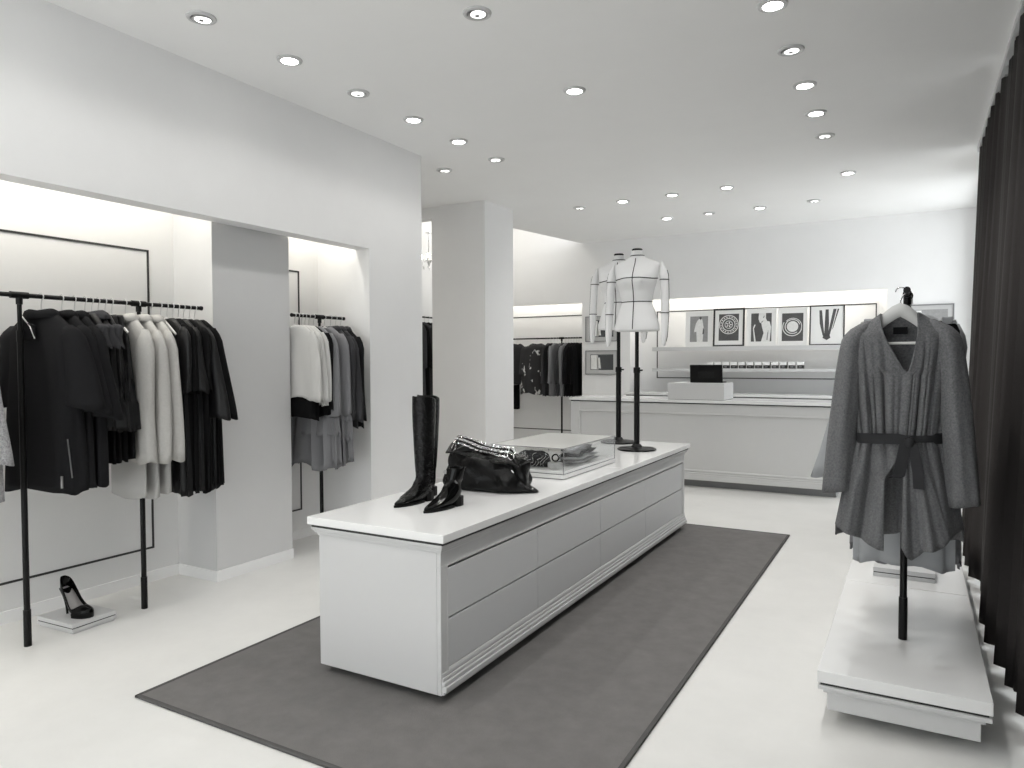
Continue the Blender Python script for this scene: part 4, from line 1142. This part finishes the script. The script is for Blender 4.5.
hungp(4.36, .0, 'white hanger of the silver grey dress farthest back on the platform rail', 'silk_dress', 'silver grey dress farthest back on the platform rail', 'dress', GREYM, W=.42, Lg=1.36, hemW=.5, dep=.045, slv=(.6,.06,.055,.0,.6), seed=104, fold=.015, nf=11, hemwave=.03)

# ------------------------------------------------------------------ downlights
SP = []
for k in range(10): SP.append((-3.535, .10+.655*k, 'wall'))
SP.append((-4.19, 6.06, 'wallx'))
for k in range(4): SP.append((-2.155, -.34+1.263*k+.0, 'mid'))
SP.append((-2.155, 4.765, 'mid'))
for k in range(7): SP.append((-.70, 2.86+.6567*k, 'win'))
SP.append((-.625, 8.25, 'winx'))
for x, y in ((-3.73,8.39),(-3.12,8.32),(-2.50,8.29),(-1.86,8.25)): SP.append((x, y, 'c1'))
for x, y in ((-2.967,9.61),(-2.386,9.57),(-1.739,9.555),(-1.09,9.47)): SP.append((x, y, 'c2'))
for x, y in ((-.70,-.4),(-.70,.9),(-2.155,-1.6),(-3.535,-1.2)): SP.append((x, y, 'near'))
def lab_for(row, i, y):
    if row == 'wall': return '%s recessed ceiling downlight in the row along the display wall' % ORD[i]
    if row == 'wallx': return 'recessed ceiling downlight in the passage between wall end and column'
    if row == 'mid': return '%s recessed ceiling downlight in the middle row over the island' % ORD[i]
    if row == 'win': return '%s recessed ceiling downlight in the row on the window side' % ORD[i]
    if row == 'winx': return 'recessed ceiling downlight nearest the back wall on the window side'
    if row == 'c1': return '%s recessed downlight from the column in the row before the cash counter' % ORD[i]
    if row == 'c2': return '%s recessed downlight from the mannequins in the row behind the cash counter' % ORD[i]
    return '%s recessed ceiling downlight above and behind the camera' % ORD[i]
cnt = {}; SRC = {}
TILT = {('wall',4),('wall',6),('wall',9),('wallx',0),('win',3),('win',6),('c1',0),('c2',1),('mid',3),('c2',3)}
def lamp_obj(tilted):
    o = thing('ceiling_downlight', '', 'ceiling light', (0,0,0))
    r = M(); r.lathe([(.058,-.001),(.058,-.010),(.064,-.014),(.078,-.010),(.081,-.004),(.081,0),(.070,0)], 28, cap=False); r.build('trim_ring', WHITE, o)
    g = M(); g.lathe([(.0575,-.002),(.0575,-.012),(.0545,-.012),(.0545,-.002)], 28, cap=False); g.build('shadow_ring', FRAMEG, o)
    if tilted:
        c = M(); c.lathe([(.020,-.004),(.052,-.013),(.054,-.013),(.054,-.002),(.001,-.002)], 24, cap=False); c.xform(Matrix.Rotation(.12, 4, 'X')); c.build('reflector', STEEL, o)
        b = M(); b.lathe([(.0445,-.0135),(.020,-.0165),(.001,-.017)], 20, (.006,.004,0)); b.build('lamp_lens', LAMPDIM, o)
        b = M(); b.lathe([(.014,-.016),(.013,-.020),(.001,-.021)], 14); b.build('lamp_cap', FRAMEG, o)
    else:
        b = M(); b.lathe([(.0545,-.006),(.052,-.011),(.03,-.0135),(.001,-.014)], 24); b.build('lamp_lens', LAMPGLASS, o)
    return o
ENERGY = {'wall': 11, 'wallx': 20, 'mid': 22, 'win': 34, 'winx': 17, 'c1': 15, 'c2': 11, 'near': 26}
for x, y, row in SP:
    i = cnt.get(row, 0); cnt[row] = i+1
    tl = (row, i) in TILT
    if tl in SRC: o = copy_tree(SRC[tl])
    else: o = SRC[tl] = lamp_obj(tl)
    o.location = (x, y, H); o.rotation_euler = (0, 0, (i*1.7) % 6.28)
    tag(o, lab_for(row, i, y), 'ceiling light', 'recessed ceiling downlights')
    l = bpy.data.lights.new('downlight_beam', 'SPOT'); l.energy = ENERGY[row]; l.spot_size = math.radians(132); l.spot_blend = .8
    l.shadow_soft_size = .045; l.color = (1, .985, .96) if row != 'wallx' else (1, .95, .86)
    lo = bpy.data.objects.new('downlight_beam', l); col.objects.link(lo); lo.location = (x, y, H-.03)
# cove lights
def area(name, loc, rot, sx, sy, e, color=(1, .97, .90)):
    l = bpy.data.lights.new(name, 'AREA'); l.shape = 'RECTANGLE'; l.size = sx; l.size_y = sy; l.energy = e; l.color = color
    o = bpy.data.objects.new(name, l); col.objects.link(o); o.location = loc; o.rotation_euler = rot
    return o
WARM = (1, .955, .86)
area('cove_light', (-4.40, .6, 3.0), (0, math.radians(-28), 0), .12, 5.3, 37, WARM)
area('cove_light', (-4.40, 4.42, 3.0), (0, math.radians(-28), 0), .12, .68, 5.5, WARM)
area('cove_light', ((NA0+NA1)/2, YB+.2, 2.9), (math.radians(28), 0, 0), 1.9, .1, 8, WARM)
area('cove_light', ((NB0+NB1)/2, YB+.2, 2.9), (math.radians(28), 0, 0), 3.5, .1, 17, WARM)
area('cove_light', (-6.1, 9.5, 4.25), (0, 0, 0), 1.2, 2.2, 15, (1, .93, .80))
area('cove_light', (-6.3, 6.6, 3.45), (0, 0, 0), .8, .8, 6, WARM)

# ------------------------------------------------------------------ daylight
w = bpy.data.worlds.new('daylight'); sc.world = w; w.use_nodes = True
bg = w.node_tree.nodes['Background']; bg.inputs['Color'].default_value = (.97, .985, 1, 1); bg.inputs['Strength'].default_value = 3.9

# ------------------------------------------------------------------ camera
cam = bpy.data.cameras.new('camera'); co = bpy.data.objects.new('camera', cam); col.objects.link(co); sc.camera = co
cam.sensor_fit = 'HORIZONTAL'; cam.sensor_width = 36; cam.lens = 36*715.05/1024
yaw, pit, roll = math.radians(29.357), math.radians(1.8055), math.radians(-.2078)
d = Vector((-sin(yaw)*cos(pit), cos(yaw)*cos(pit), -sin(pit))); r = Vector((cos(yaw), sin(yaw), 0)); u = r.cross(d)
r2 = r*cos(roll)+u*sin(roll); u2 = -r*sin(roll)+u*cos(roll)
mw = Matrix(((r2.x, u2.x, -d.x, 0), (r2.y, u2.y, -d.y, 0), (r2.z, u2.z, -d.z, 1.55), (0, 0, 0, 1)))
co.matrix_world = mw
cam.clip_end = 100; cam.clip_start = .05

vs = sc.view_settings
vs.view_transform = 'Standard'; vs.look = 'None'; vs.gamma = 1; vs.exposure = 0.0; vs.use_curve_mapping = False
sc.cycles.use_denoising = True
sc.cycles.max_bounces = 10; sc.cycles.diffuse_bounces = 6; sc.cycles.transparent_max_bounces = 12
sc.cycles.sample_clamp_indirect = 6
